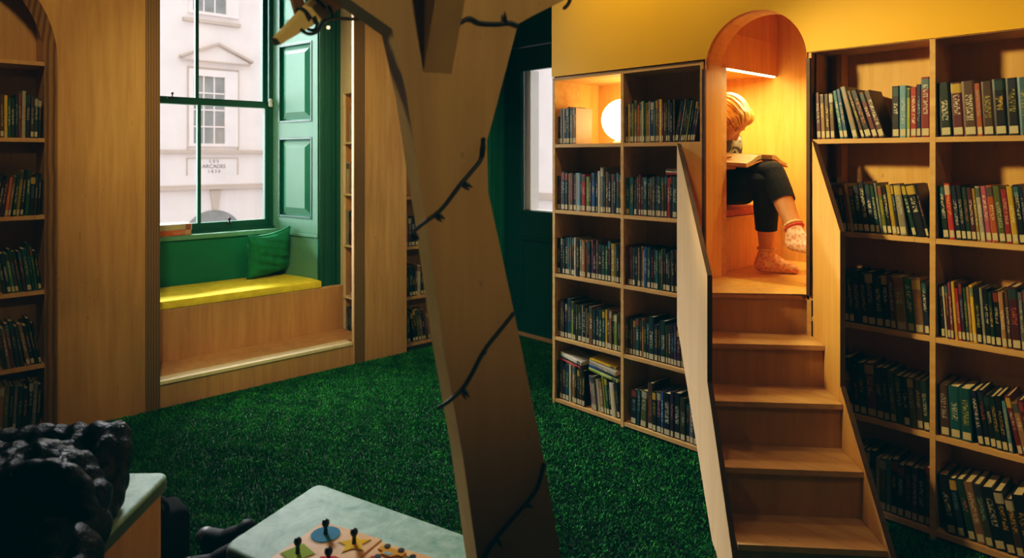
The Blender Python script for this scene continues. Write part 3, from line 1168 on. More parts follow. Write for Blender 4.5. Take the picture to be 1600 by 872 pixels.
# panelled shutter in the splayed reveal
t = empty('window_shutter', (SH_A.x, SH_A.y, .815), 0, 'pale green panelled folding shutter on the right of the window', 'shutter')
b = B()
box(b, -.06, .53, -.03, -.012, .814, CEIL, SHM)
part('backing_board', b, 'green', t)
b = B()
z_r = [.814, .915, 1.495, 1.60, 2.17, 2.27, 2.86, CEIL]
for s0, s1 in ((-.06, .085), (.47, .53)):
    box(b, s0, s1, -.0119, 0.008, .814, CEIL, SHM, .002)
for z0, z1 in ((.814, .915), (1.495, 1.60), (2.17, 2.27), (2.86, CEIL)):
    box(b, .085, .47, -.0119, 0.0075, z0, z1, SHM)
part('frame', b, 'green_lit', t)
for z0, z1 in ((.915, 1.495), (1.60, 2.17), (2.27, 2.86)):
    b = B()
    m_, e_ = .04, .085
    def lp(s, n, z):
        return SHM @ Vector((s, n, z))
    lo_ = [lp(.085 + .03, -.0119, z0 + .03), lp(.47 - .03, -.0119, z0 + .03), lp(.47 - .03, -.0119, z1 - .03), lp(.085 + .03, -.0119, z1 - .03)]
    hi_ = [lp(.085 + .085, .006, z0 + .075), lp(.47 - .085, .006, z0 + .075), lp(.47 - .085, .006, z1 - .075), lp(.085 + .085, .006, z1 - .075)]
    a_ = [b.verts.new(v) for v in lo_]
    c_ = [b.verts.new(v) for v in hi_]
    for i in range(4):
        j = (i + 1) % 4
        b.faces.new((a_[i], a_[j], c_[j], c_[i])).material_index = i % 2
    b.faces.new(c_)
    b.faces.new(a_[::-1])
    part('raised_panel', b, ['green_lit', 'green'], t)
    b = B()
    for s0, s1, q0, q1 in ((.085, .103, z0, z1), (.452, .47, z0, z1), (.103, .452, z0, z0 + .018), (.103, .452, z1 - .018, z1)):
        box(b, s0, s1, -.0118, .0115, q0, q1, SHM, .003)
    part('moulding', b, 'green_shaded', t)

# ------------------------------------------------------------------ window seat
t = empty('window_bench', (-4.37, 1.7, 0), 0, 'plywood window seat box with a wide step, below the window', 'bench')
b = B()
box(b, -4.39, -4.37, 1.0, 2.456, .14, .446)
part('front_panel', b, 'ply', t)
b = B()
box(b, -4.859, -4.40, 1.06, 2.295, .428, .446)
box(b, -4.42, -4.368, 1.0, 2.456, .4461, .450)
part('seat_board', b, 'ply_pale', t)
b = B()
box(b, -4.369, -3.995, 1.15, 2.317, .127, .147, bev=.002)
box(b, -4.369, -4.064, 2.3172, 2.457, .127, .147)
st_ = part('step', b, 'ply', t)
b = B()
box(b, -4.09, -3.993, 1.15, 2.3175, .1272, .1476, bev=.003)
part('step_sheen', b, 'ply_daylit', st_)  # front strip of the step, glossy reflection painted as paler wood
b = B()
box(b, -4.02, -4.0, 1.15, 2.317, 0.001, .127)
part('step_riser', b, 'ply', t)
b = B()
box(b, -4.858, -4.366, 1.06, 2.293, .4505, .502, bev=.01)
tag(part('bench_cushion', b, 'cushion_y', None, True), 'long thin yellow seat cushion on the window seat', 'cushion')


def throw_pillow():
    n = 26
    w, h, th = .325, .335, .062
    b = B()
    g = {}
    for side in (1, -1):
        for i in range(n + 1):
            for j in range(n + 1):
                u, v = i / n * 2 - 1, j / n * 2 - 1
                if side == -1 and (i in (0, n) or j in (0, n)):
                    g[side, i, j] = g[1, i, j]
                    continue
                pin = 1 - .07 * (1 - u * u) * (abs(v) ** 3) - 0
                pin2 = 1 - .07 * (1 - v * v) * (abs(u) ** 3)
                bulge = ((1 - u ** 4) * (1 - v ** 4)) ** .55
                wr = .006 * math.sin(9 * u + 4 * v) * math.sin(7 * v - 3 * u) + .004 * math.sin(17 * v + 6 * u)
                sag = -.015 * (1 - u * u) if v > .5 else 0
                g[side, i, j] = b.verts.new((u * w / 2 * pin2, side * (th * bulge + wr * bulge), v * h / 2 * pin + sag * max(0, v - .5) * 2))
        for i in range(n):
            for j in range(n):
                q = [g[side, i, j], g[side, i + 1, j], g[side, i + 1, j + 1], g[side, i, j + 1]]
                b.faces.new(q if side == 1 else q[::-1])
    m = Matrix.Translation((-4.735, 2.078, .677)) @ Matrix.Rotation(R(98), 4, 'Z') @ Matrix.Rotation(R(16), 4, 'X') @ Matrix.Rotation(R(-8), 4, 'Y')
    b.transform(m)
    # piped seam round the rim
    rim = [(i, 0) for i in range(n)] + [(n, j) for j in range(n)] + [(i, n) for i in range(n, 0, -1)] + [(0, j) for j in range(n, 0, -1)]
    loop = [g[1, i, j].co.copy() for i, j in rim]
    o = part('throw_pillow', b, 'pillow', None, True)
    tag(o, 'plump green square cushion leaning at the right end of the window seat', 'cushion')
    b = B()
    tube(b, loop + [loop[0]], .0035, 6)
    part('piping', b, 'pillow', o, True)


throw_pillow()
pile((-4.846, 1.395, .8325), PI / 2, [('or', .034, .20, .135, 0), ('wh', .040, .205, .14, .04)],
     ['orange red book lying lowest of the pile on the windowsill', 'thick cream book lying on the orange one on the windowsill'], group='books lying on the windowsill', tint=2.3)

shelve_books()

# ------------------------------------------------------------------ street outside
KF = 1.9


def fy(y):
    return y * KF


def fz(z):
    return EYE + (z - EYE) * KF


FX = -12 * KF
t = empty('building', (FX, fy(4.3), -2.6), 0, 'pale rendered town house with pediment window, seen through the window', 'building')


def fbox(b, d0, d1, y0, y1, z0, z1):
    return box(b, FX + d0, FX + d1, fy(y0), fy(y1), fz(z0), fz(z1))


b = B()
fbox(b, -1, 0, 1.5, 7.5, -.75, 6.5)
part('wall', b, 'stone', t)
for (y0, y1, z0, z1, sill) in ((3.964, 4.477, 1.584, 2.71, 0), (3.954, 4.499, 3.79, 5.0, 1)):
    b = B()
    fw = .07
    for q in ((y0 - fw, y0, z0 - .05, z1 + .11), (y1, y1 + fw + .15, z0 - .05, z1 + .11), (y0, y1, z1, z1 + .11), (y0, y1, z0 - .05, z0)):
        fbox(b, .001, .1, *q)
    for yy in (y0 + (y1 - y0) / 3, y0 + 2 * (y1 - y0) / 3):
        fbox(b, .02, .05, yy - .011, yy + .011, z0, z1)
    nr = 4
    for k in range(1, nr):
        zz = z0 + (z1 - z0) * k / nr
        fbox(b, .02, .06, y0, y1, zz - .012, zz + .012)
    fr = part('window', b, 'stone', t)
    b = B()
    fbox(b, .003, .018, y0, y1, z0, z1)
    part('pane', b, 'pane_far', fr)
    b = B()
    if sill:
        fbox(b, .001, .14, 3.80, 4.74, 3.60, 3.655)
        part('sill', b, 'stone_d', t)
b = B()
for q in ((3.875, 3.893, 1.45, 2.86), (4.706, 4.724, 1.45, 2.86), (3.893, 4.706, 2.842, 2.86)):
    fbox(b, .001, .05, *q)
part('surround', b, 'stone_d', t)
b = B()
pp = [(3.78, 2.955), (4.88, 2.955), (4.88, 2.995), (4.338, 3.245), (3.78, 2.995)]
prism(b, [(FX, fy(y), fz(z)) for y, z in pp], (.12, 0, 0))
pd = part('pediment', b, 'stone', t)
b = B()
for pts in ([(3.74, 2.985), (4.338, 3.245), (4.338, 3.285), (3.74, 3.025)], [(4.338, 3.245), (4.93, 2.985), (4.93, 3.025), (4.338, 3.285)]):
    prism(b, [(FX, fy(y), fz(z)) for y, z in pts], (.28, 0, 0))
fbox(b, .12, .2, 3.76, 4.90, 2.945, 2.965)
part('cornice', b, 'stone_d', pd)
b = B()
fbox(b, .001, .16, 2.5, 6.2, 1.42, 1.475)
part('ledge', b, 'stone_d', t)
b = B()
for q in ((3.863, 3.878, 1.05, 1.345), (4.70, 4.715, 1.05, 1.345), (3.878, 4.70, 1.33, 1.345)):
    fbox(b, .001, .04, *q)
pq = part('plaque', b, 'stone_d', t)


def text(name, body, size, mtx, mat, parent):
    cu = bpy.data.curves.new(name, 'FONT')
    cu.body = body
    cu.size = size
    cu.align_x = 'CENTER'
    cu.extrude = .004
    o = bpy.data.objects.new('tmp', cu)
    COL.objects.link(o)
    dg = bpy.context.evaluated_depsgraph_get()
    me = bpy.data.meshes.new_from_object(o.evaluated_get(dg))
    bpy.data.objects.remove(o)
    b = B()
    b.from_mesh(me)
    bpy.data.meshes.remove(me)
    b.transform(mtx)
    return part(name, b, mat, parent)


TM = Matrix(((0, 0, 1, FX + .01), (1, 0, 0, 0), (0, 1, 0, 0), (0, 0, 0, 1)))
for body, z, sz in (('L E S', 1.26, .15), ('ARCADES', 1.17, .17), ('1 8 3 0', 1.09, .14)):
    text('lettering', body, sz, Matrix.Translation((0, fy(4.31), fz(z))) @ TM, 'letters', pq)
b = B()
fbox(b, .001, .12, 2.5, 6.2, .855, .89)
fbox(b, .001, .2, 2.5, 6.2, .815, .855)
part('string_course', b, 'stone_d', t)
b = B()
prism(b, [(FX, fy(y), fz(z)) for y, z in ((4.28, .46), (4.36, .46), (4.405, .80), (4.235, .80))], (.1, 0, 0))
part('keystone', b, 'stone_d', t)
b = B()
an = arch_pts(4.30, .50, -.04, 20, 0, 180)
prism(b, [(FX, fy(y), fz(z)) for y, z in [(4.80, -.7)] + an + [(3.80, -.7)]], (.03, 0, 0))
part('archway', b, 'pane_far', t)
b = B()
box(b, -24, -5.3, -14, 30, -2.7, -2.6)
box(b, -5.3, 12, 4.2, 30, -2.7, -2.6)
tag(part('ground', b, 'street'), kind='structure')

# the house seen through the door's pane
t = empty('building', (-16.5, 17, -2.6), 0, 'white house glimpsed through the glass of the green door', 'building')
b = B()
box(b, -22, -6, 16, 17, -2.6, 12)
part('wall', b, 'stone', t)
for z0 in (1.2, 5.4):
    for x0 in (-14.4, -12.6, -10.8):
        b = B()
        for q in ((x0, x0 + .08, z0, z0 + 2.6), (x0 + .92, x0 + 1., z0, z0 + 2.6), (x0, x0 + 1., z0 + 2.55, z0 + 2.65), (x0 - .1, x0 + 1.1, z0 - .1, z0), (x0 + .46, x0 + .54, z0, z0 + 2.6), (x0, x0 + 1, z0 + 1.26, z0 + 1.34)):
            box(b, q[0], q[1], 15.9, 15.999, q[2], q[3])
        fr = part('window', b, 'stone_d', t)
        b = B()
        box(b, x0 + .08, x0 + .92, 15.97, 15.999, z0, z0 + 2.55)
        part('pane', b, 'pane_far', fr)
b = B()
box(b, -22, -6, 15.85, 15.999, 0, .2)
part('ledge', b, 'stone_d', t)

# ------------------------------------------------------------------ door
b = B()
for x0_, x1_, z0, z1 in ((-4.02, -3.965, 0, 2.5), (-3.055, -3.0, 0, 2.5), (-4.02, -3.0, 2.19, 2.62)):
    box(b, x0_, x1_, 3.63, 3.78, z0, z1)
box(b, -4.02, -3.0, 3.612, 3.63, 2.44, 2.62, bev=.006)
box(b, -4.02, -3.0, 3.618, 3.63, 2.19, 2.225, bev=.004)
door = struct('door_1', b, 'green_door')
b = B()
DX0, DX1 = -3.963, -3.057
for q in ((DX0, -3.825, .02, 2.185), (-3.195, DX1, .02, 2.185), (-3.825, -3.195, 2.01, 2.185), (-3.825, -3.195, .02, .17), (-3.825, -3.195, .75, .945)):
    box(b, q[0], q[1], 3.66, 3.705, q[2], q[3], bev=.002)
leaf = part('door_leaf', b, 'green_door', door)
b = B()
box(b, -3.825, -3.195, 3.675, 3.69, .17, .75)
for q in ((-3.825, -3.80, .17, .75), (-3.22, -3.195, .17, .75), (-3.80, -3.22, .17, .195), (-3.80, -3.22, .725, .75)):
    box(b, q[0], q[1], 3.664, 3.675, q[2], q[3])
part('lower_panel', b, 'green_door', leaf)
b = B()
box(b, -3.8245, -3.1955, 3.68, 3.686, .9455, 2.0095)
part('glass_pane', b, 'glass', leaf)
b = B()
for q in ((-3.83, -3.76, .94, 2.015), (-3.83, -3.19, .93, .95)):
    box(b, q[0], q[1], 3.71, 3.80, q[2], q[3])
part('glazing_reveal', b, 'white', door)
b = B()
box(b, -4.0, -3.0, 3.62, 3.67, .001, .02, bev=.003)
part('threshold', b, 'ply_pale', door)

# ------------------------------------------------------------------ turf
def turf():
    rng = np.random.default_rng(3)
    n = 560000
    x = rng.uniform(-3.985, .35, n)
    y = rng.uniform(-.6, 3.6, n)
    keep = ((y < 2.76) | (x < -2.63)) & ~((x < -1.0) & (y < -.35 * (x + 1.0) * 0 - .2)) & (y > -.2 + 0 * x)
    # thin out the near corner behind the eye
    keep &= ((-SA) * x + CA * y) > .9
    x, y = x[keep], y[keep]
    n = len(x)
    ang = rng.uniform(0, 2 * PI, n)
    hgt = rng.uniform(.007, .016, n)
    wid = rng.uniform(.0014, .0026, n)
    ben = rng.uniform(.004, .013, n)
    ba = rng.uniform(0, 2 * PI, n)
    dx, dy = np.cos(ang) * wid, np.sin(ang) * wid
    bx, by = np.cos(ba) * ben, np.sin(ba) * ben
    V = np.zeros((n, 5, 3), np.float32)
    V[:, 0] = np.stack([x - dx, y - dy, np.zeros(n)], 1)
    V[:, 1] = np.stack([x + dx, y + dy, np.zeros(n)], 1)
    V[:, 2] = np.stack([x + dx * .9 + bx * .3, y + dy * .9 + by * .3, hgt * .6], 1)
    V[:, 3] = np.stack([x - dx * .9 + bx * .3, y - dy * .9 + by * .3, hgt * .6], 1)
    V[:, 4] = np.stack([x + bx, y + by, hgt], 1)
    me = bpy.data.meshes.new('grass')
    me.vertices.add(n * 5)
    me.vertices.foreach_set('co', V.ravel())
    base = (np.arange(n) * 5)[:, None]
    loops = np.concatenate([base + np.array([[0, 1, 2, 3]]), base + np.array([[3, 2, 4]])], 1).ravel().astype(np.int32)
    me.loops.add(len(loops))
    me.loops.foreach_set('vertex_index', loops)
    st = np.stack([np.arange(n) * 7, np.arange(n) * 7 + 4], 1).ravel().astype(np.int32)
    me.polygons.add(2 * n)
    me.polygons.foreach_set('loop_start', st)
    me.update(calc_edges=True)
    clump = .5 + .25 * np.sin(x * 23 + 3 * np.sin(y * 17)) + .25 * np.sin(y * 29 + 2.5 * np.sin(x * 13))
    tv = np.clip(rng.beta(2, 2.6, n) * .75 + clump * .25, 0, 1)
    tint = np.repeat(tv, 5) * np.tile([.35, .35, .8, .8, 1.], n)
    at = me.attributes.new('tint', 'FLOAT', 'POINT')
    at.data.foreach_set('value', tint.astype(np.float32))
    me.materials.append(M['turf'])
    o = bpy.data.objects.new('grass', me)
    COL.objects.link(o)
    tag(o, 'short dense green artificial grass covering the floor', 'grass', kind='stuff')


turf()

# ------------------------------------------------------------------ plywood tree
TC, TS = math.cos(R(25)), math.sin(R(25))


def tree(s, z, n=0.0):
    X = s * TC + n * TS
    Y = 1.5 + s * TS - n * TC
    return Vector((CA * X - SA * Y, SA * X + CA * Y, z))


t = empty('wooden_tree', tree(.1, 0), 0, 'plywood cut-out tree trunk with angular branches in the foreground', 'tree')
outline = [(.21, 0), (.122, .451), (.077, .682), (.028, .910), (.003, 1.022), (-.056, 1.276), (-.059, 1.386), (-.045, 1.432), (-.009, 1.558),
           (.014, 1.64), (.047, 1.66), (.13, 1.704), (.50, 1.93), (.42, 2.10), (.10, 1.93), (-.06, 1.88), (-.30, 1.95), (-.60, 2.06), (-.66, 1.90), (-.352, 1.66),
           (-.282, 1.618), (-.266, 1.608), (-.237, 1.481), (-.208, 1.299), (-.193, 1.209), (-.158, .964), (-.113, .717), (-.082, .501), (-.01, 0)]
b = B()
prism(b, [tree(s, z) for s, z in outline], tree(0, 0, -.08) - tree(0, 0, 0), 0, 1)
part('trunk', b, ['ply_tree', 'tree_lit_edge'], t)
b = B()
fin = [(0, 1.525), (.075, 1.66), (.22, 1.95), (.16, 2.05), (0, 2.0)]
prism(b, [tree(-.2, z, n + .0005) for n, z in fin], tree(-.139, 0) - tree(-.2, 0), 0, 1)
part('branch', b, ['tree_lit_edge', 'ply_tree'], t)


def stick(p0, p1, w0, w1, h0, h1):
    p0, p1 = Vector(p0), Vector(p1)
    d = (p1 - p0).normalized()
    side = d.cross(Vector((0, 0, 1))).normalized()
    up = side.cross(d).normalized()
    b = B()
    r = []
    for p, w, h in ((p0, w0, h0), (p1, w1, h1)):
        r.append([b.verts.new(p + side * (i * w) + up * (j * h)) for i, j in ((-1, -.6), (1, -.6), (1, .6), (0, 1), (-1, .6))])
    for i in range(5):
        j = (i + 1) % 5
        b.faces.new((r[0][i], r[0][j], r[1][j], r[1][i]))
    b.faces.new(r[0][::-1])
    b.faces.new(r[1])
    return b


tip, root = cam_pt(431, 66, 1.36), cam_pt(600, -62, 1.56)
part('branch', stick(tip, root, .012, .028, .011, .062), ['tree_lit_edge'], t)
part('branch', stick(cam_pt(448, -50, 1.5), cam_pt(470, 20, 1.43), .011, .012, .012, .012), 'ply_tree', t)

sl = empty('string_lights', tree(-.1, .5, .01), 0, 'dark unlit fairy light cord wound round the wooden tree', 'string lights')
runs = [[(-.124, 1.63), (-.107, 1.641), (-.094, 1.641), (-.078, 1.635), (-.038, 1.636), (-.008, 1.641), (.012, 1.636)],
        [(-.068, 1.392), (-.072, 1.351), (-.097, 1.32), (-.121, 1.294), (-.161, 1.245), (-.195, 1.22), (-.223, 1.198), (-.216, 1.183)],
        [(.003, 1.014), (-.023, .986), (-.065, .942), (-.097, .892), (-.116, .868), (-.147, .845), (-.172, .833)],
        [(.077, .675), (.059, .624), (.028, .593), (-.015, .556), (-.038, .534), (-.06, .509), (-.085, .465), (-.075, .43)]]


def spline(pts, k=5):
    out = []
    n = len(pts)
    for i in range(n - 1):
        p0, p1, p2, p3 = pts[max(i - 1, 0)], pts[i], pts[i + 1], pts[min(i + 2, n - 1)]
        for j in range(k):
            f = j / k
            out.append(.5 * ((2 * p1) + (p2 - p0) * f + (2 * p0 - 5 * p1 + 4 * p2 - p3) * f * f + (3 * p1 - p0 - 3 * p2 + p3) * f ** 3))
    out.append(pts[-1])
    return out


for q in runs:
    b = B()
    tube(b, spline([tree(s, z, .0055 + .0015 * math.sin(40 * s)) for s, z in q]), .0042, 8)
    part('cord', b, 'wire', sl, True)
for a_, c_ in (((-.018, 1.64), (-.023, 1.662)), ((-.072, 1.351), (-.068, 1.392)), ((-.116, 1.299), (-.097, 1.287)), ((-.175, 1.236), (-.158, 1.223)),
               ((-.223, 1.199), (-.213, 1.183)), ((-.116, .868), (-.104, .848)), ((-.065, .942), (-.072, .932)), ((.028, .593), (.047, .587)), ((-.039, .537), (-.029, .515))):
    p, q = tree(*a_, .006), tree(*c_, .012)
    b = B()
    tube(b, [p, p.lerp(q, .6), p.lerp(q, .7), q], [.0042, .0042, .003, .0012], 8)
    part('bulb', b, 'wire', sl, True)
# loops round the side branch
d = (root - tip).normalized()
sd = d.cross(Vector((0, 0, 1))).normalized()
up_ = sd.cross(d).normalized()
for fr, sk in ((.24, .10), (.36, -.12)):
    hh = .011 + (.062 - .011) * fr
    mid = tip.lerp(root, fr)
    b = B()
    tube(b, [mid + sd * ((.020 + .016 * fr) * math.cos(k * PI / 10)) + up_ * ((hh + .003) * math.sin(k * PI / 10)) + d * (sk * hh * math.sin(k * PI / 10) + .01 * k / 20) for k in range(21)], .0033, 8)
    part('cord', b, 'wire', sl, True)
b = B()
tube(b, spline([cam_pt(470, 46, 1.36), cam_pt(482, 53, 1.36), cam_pt(496, 49, 1.37), cam_pt(506, 34, 1.39), cam_pt(527, 29, 1.44), cam_pt(556, 30, 1.5), cam_pt(572, 26, 1.53)]), .0036, 8)
part('cord', b, 'wire', sl, True)
b = B()
tube(b, spline([cam_pt(880, 14, 1.55), cam_pt(889, 4, 1.56), cam_pt(893, -20, 1.57), cam_pt(880, -60, 1.58)]), [.002, .004] + [.0042] * 14, 8)
part('cord', b, 'wire', sl, True)
b = B()
ball(b, cam_pt(513, 43, 1.41), .003)
part('bulb', b, emis('lit_fairy_bulb', (1, .7, .35, 1), 3), sl, True, 'small lit bulb')

# ------------------------------------------------------------------ low seats in the foreground
def seat_block(name, label, corner, a, bdir, la, lb, h, cat, th=.05, inset=.018):
    corner = Vector(corner)
    a, bdir = Vector(a).normalized(), Vector(bdir).normalized()
    t = empty(name, corner + a * la / 2 + bdir * lb / 2, 0, label, cat)
    m = Matrix(((a.x, bdir.x, 0, corner.x), (a.y, bdir.y, 0, corner.y), (0, 0, 1, 0), (0, 0, 0, 1)))
    b = B()
    box(b, inset, la - inset, inset, lb - inset, 0.001, h - th, m, .002)
    part('base_box', b, 'ply', t)
    b = B()
    box(b, 0, la, 0, lb, h - th, h - .0005, m)
    es = [e for e in b.edges if abs(e.verts[0].co.z - e.verts[1].co.z) > .01]
    bmesh.ops.bevel(b, geom=es, offset=.03, segments=4, affect='EDGES', profile=.5)
    es = [e for e in b.edges if abs(e.verts[0].co.z - e.verts[1].co.z) < 1e-5]
    bmesh.ops.bevel(b, geom=es, offset=.012, segments=3, affect='EDGES', profile=.6)
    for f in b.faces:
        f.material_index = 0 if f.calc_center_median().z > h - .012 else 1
    part('seat_pad', b, ['velvet', 'velvet_shade'], t, True)
    return t


seat_block('upholstered_bench', 'mint velvet topped plywood bench under the black coat, bottom left', (-2.233, .672, 0), (.755, -.655, 0), (-.655, -.755, 0), .95, .62, .40, 'bench')
seat_block('upholstered_stool', 'low mint velvet topped stool carrying the wooden puzzles', (-1.865, .966, 0), (.965, .262, 0), (.40, -.91, 0), .60, .36, .40, 'stool')

# puzzle boards
ZP = .4002
F_, R_, L_ = Vector((-1.635, .862, 0)), Vector((-1.460, .928, 0)), Vector((-1.566, .706, 0))
e1 = (R_ - F_).normalized()
e2 = (L_ - F_) - e1 * (L_ - F_).dot(e1)
e2.normalize()
PMX = Matrix(((e1.x, e2.x, 0, F_.x), (e1.y, e2.y, 0, F_.y), (0, 0, 1, ZP), (0, 0, 0, 1)))
PW = (R_ - F_).length
t = empty('puzzle_board', F_ + Vector((0, 0, ZP)), 0, 'square wooden shape puzzle board with four pegged shapes on stool', 'puzzle')
b = B()
box(b, 0, PW, 0, PW, 0, .011, PMX, .002)
part('tray', b, 'board', t)


def shape(kind, cx, cy, r, rot=0):
    if kind == 'circle':
        p = [(math.cos(2 * PI * k / 40), math.sin(2 * PI * k / 40)) for k in range(40)]
    elif kind == 'star':
        p = [((1.12 if k % 2 == 0 else .56) * math.cos(rot + PI * k / 5), (1.12 if k % 2 == 0 else .56) * math.sin(rot + PI * k / 5)) for k in range(10)]
    elif kind == 'square':
        p = [(math.cos(rot + PI / 4 + PI / 2 * k) * 1.1, math.sin(rot + PI / 4 + PI / 2 * k) * 1.1) for k in range(4)]
    else:
        p = [(math.cos(rot + 2 * PI * k / 6) * (1.05 if k % 2 else .85), math.sin(rot + 2 * PI * k / 6) * (1.05 if k % 2 else .85)) for k in range(6)]
    return [(cx + r * x, cy + r * y) for x, y in p]


q = PW / 4
for nm, kind, cx, cy, hexc, lab in (('blue', 'circle', q * 1.06, q, '#3f86a6', 'blue circle puzzle piece with black peg'),
                                    ('yellow', 'star', q * 3, q * 1.05, '#e7b90e', 'yellow star puzzle piece with black peg'),
                                    ('green', 'square', q, q * 3, '#93ab35', 'green square puzzle piece with black peg'),
                                    ('red', 'hexagon', q * 3, q * 3, '#c62f2f', 'red puzzle piece with black peg')):
    base = PMX @ Vector((cx, cy, .0112))
    o = empty('puzzle_piece', base, 0, lab + ' in the puzzle board', 'puzzle piece', 'pegged shapes in the puzzle board')
    for nme, grow, z0, z1, mat in (('rim', 1.13, .0112, .0118, solid('puzzle_cut_rim', '#f0d6b2')), ('face', 1.0, .0119, .0135, solid('puzzle_' + nm, hexc))):
        b = B()
        prism(b, [PMX @ Vector((x, y, z0)) for x, y in shape(kind, cx, cy, .036 * grow, .35)], (0, 0, z1 - z0))
        part(nme, b, mat, o)
    b = B()
    lathe(b, base + Vector((0, 0, .0024)), [(.0055, 0), (.005, .010), (.0042, .016), (.0072, .020), (.0095, .026), (.0088, .032), (.004, .036)], 16)
    part('peg', b, 'peg', o, True)

F2 = F_ + e1 * (PW + .006) - e2 * 0 + Vector((0, 0, 0))
PM2 = Matrix(((e1.x, e2.x, 0, F2.x), (e1.y, e2.y, 0, F2.y), (0, 0, 1, ZP), (0, 0, 0, 1)))
t = empty('puzzle_board', F2 + Vector((0, 0, ZP)), 0, 'wooden vehicle puzzle board right of the shape puzzle', 'puzzle')
b = B()
box(b, 0, PW * 1.05, 0.01, PW, 0, .011, PM2, .002)
part('tray', b, 'board', t)


def toy(kx, ky, cols, lab):
    base = PM2 @ Vector((kx, ky, .0112))
    o = empty('puzzle_piece', base, 0, lab, 'puzzle piece', 'small vehicle shapes in the second puzzle board')
    body = [(-.035, -.012), (.035, -.012), (.035, .004), (.02, .006), (.012, .018), (-.016, .018), (-.02, .006), (-.035, .004)]
    b = B()
    prism(b, [PM2 @ Vector((kx + x, ky + y, .0112)) for x, y in body], (0, 0, .004))
    part('body', b, solid('toy_' + cols[0], cols[0]), o)
    for sx in (-.02, .02):
        b = B()
        prism(b, [PM2 @ Vector((kx + sx + .008 * math.cos(k * PI / 8), ky - .013 + .008 * math.sin(k * PI / 8), .0154)) for k in range(16)], (0, 0, .002))
        part('wheel', b, 'peg', o)
    b = B()
    prism(b, [PM2 @ Vector((kx + x, ky + y, .0153)) for x, y in ((-.012, .007), (.01, .007), (.006, .015), (-.010, .015))], (0, 0, .0008))
    part('window', b, solid('toy_' + cols[1], cols[1]), o)


toy(.05, .04, ('#d8a02a', '#7fb4cf'), 'small yellow vehicle puzzle piece near the board corner')
toy(.055, .085, ('#b5372f', '#d9d6cc'), 'small red vehicle puzzle piece below the yellow one')
toy(.13, .05, ('#3f8a4c', '#e0c14a'), 'small green vehicle puzzle piece right of the others')

# ------------------------------------------------------------------ coat, bag, shoes
def coat():
    base = cam_pt(90, 800, 1.72)
    t = empty('puffer_coat', (base.x, base.y, .40), 0, 'black quilted puffer coat heaped over the mint bench', 'coat')
    b = B()

    def c(p, q, r0, r1=None):
        p, q = cam_pt(*p), cam_pt(*q)
        r1 = r1 or r0
        capsule(b, p, r0 * .86, q, r1 * .86)
        n = max(1, round((q - p).length / .052))
        d = (q - p).normalized()
        ro = Vector((0, 0, 1)).rotation_difference(d).to_matrix()
        for k in range(n + 1):
            f = k / n
            r = r0 + (r1 - r0) * f
            ball(b, p.lerp(q, f), (r, r, .036), ro, 2)
    # back ridge of folded baffles
    c((-60, 700, 1.92), (40, 700, 1.92), .06)
    c((10, 694, 1.93), (70, 688, 1.94), .048)
    c((60, 690, 1.93), (118, 688, 1.95), .050)
    c((122, 700, 1.93), (150, 690, 1.95), .05)
    c((150, 686, 1.95), (180, 686, 1.97), .052)
    c((164, 700, 1.93), (184, 706, 1.94), .046)
    c((150, 716, 1.9), (184, 728, 1.92), .044)
    c((130, 740, 1.86), (178, 752, 1.9), .052)
    c((120, 770, 1.82), (166, 776, 1.86), .056)
    c((110, 800, 1.78), (152, 800, 1.82), .058)
    # sleeve lying across
    c((20, 742, 1.74), (70, 722, 1.78), .066)
    c((70, 722, 1.78), (116, 740, 1.78), .062)
    c((116, 740, 1.78), (140, 780, 1.74), .058)
    # bulk
    c((-60, 780, 1.66), (80, 780, 1.72), .10)
    c((-60, 740, 1.8), (90, 740, 1.84), .085)
    c((60, 830, 1.66), (130, 830, 1.7), .075)
    c((-80, 850, 1.52), (60, 850, 1.58), .10)
    c((40, 880, 1.54), (118, 870, 1.58), .070)
    c((-90, 930, 1.45), (110, 930, 1.5), .085)
    # hood curling over the front
    for k in range(7):
        a0, a1 = PI * k / 7, PI * (k + 1) / 7
        c((62 - 70 * math.cos(a0), 790 - 52 * math.sin(a0), 1.56), (62 - 70 * math.cos(a1), 790 - 52 * math.sin(a1), 1.56), .032)
    c((62, 800, 1.56), (62, 840, 1.52), .07)
    body = fuse('coat_shell', b, 'coat', t, .006, 4)
    # puffy baffles: push the skin out in bands
    me = body.data
    for v in me.vertices:
        w = Vector(v.co)
        n2 = math.sin(w.x * 37 + 2 * math.sin(w.z * 21)) * math.sin(w.y * 33 + w.z * 19)
        v.co = w + v.normal * (.004 * n2)
    b = B()
    b.from_mesh(me)
    for _ in range(1):
        bmesh.ops.smooth_vert(b, verts=b.verts, factor=.5, use_axis_x=True, use_axis_y=True, use_axis_z=True)
    b.to_mesh(me)
    b.free()
    b = B()
    z0 = cam_pt(18, 742, 1.54)
    ball(b, z0, .004, sub=2)
    part('zip_pull', b, 'chalk', t, True, 'tiny pale zip pull')


coat()

t = empty('backpack', (cam_pt(262, 860, 2.2).x, cam_pt(262, 860, 2.2).y, 0), 0, 'black fabric bag standing on grass behind the mint bench', 'bag')
c0 = cam_pt(256, 860, 2.22)
b = B()
box(b, c0.x - .09, c0.x + .06, c0.y - .06, c0.y + .07, .018, .225, bev=.03)
part('bag_body', b, 'black', t, True)
b = B()
tube(b, spline([Vector((c0.x - .05, c0.y, .22)), Vector((c0.x - .03, c0.y, .245)), Vector((c0.x + .02, c0.y, .245)), Vector((c0.x + .04, c0.y, .22))]), .008, 8)
part('carry_strap', b, 'black', t, True)


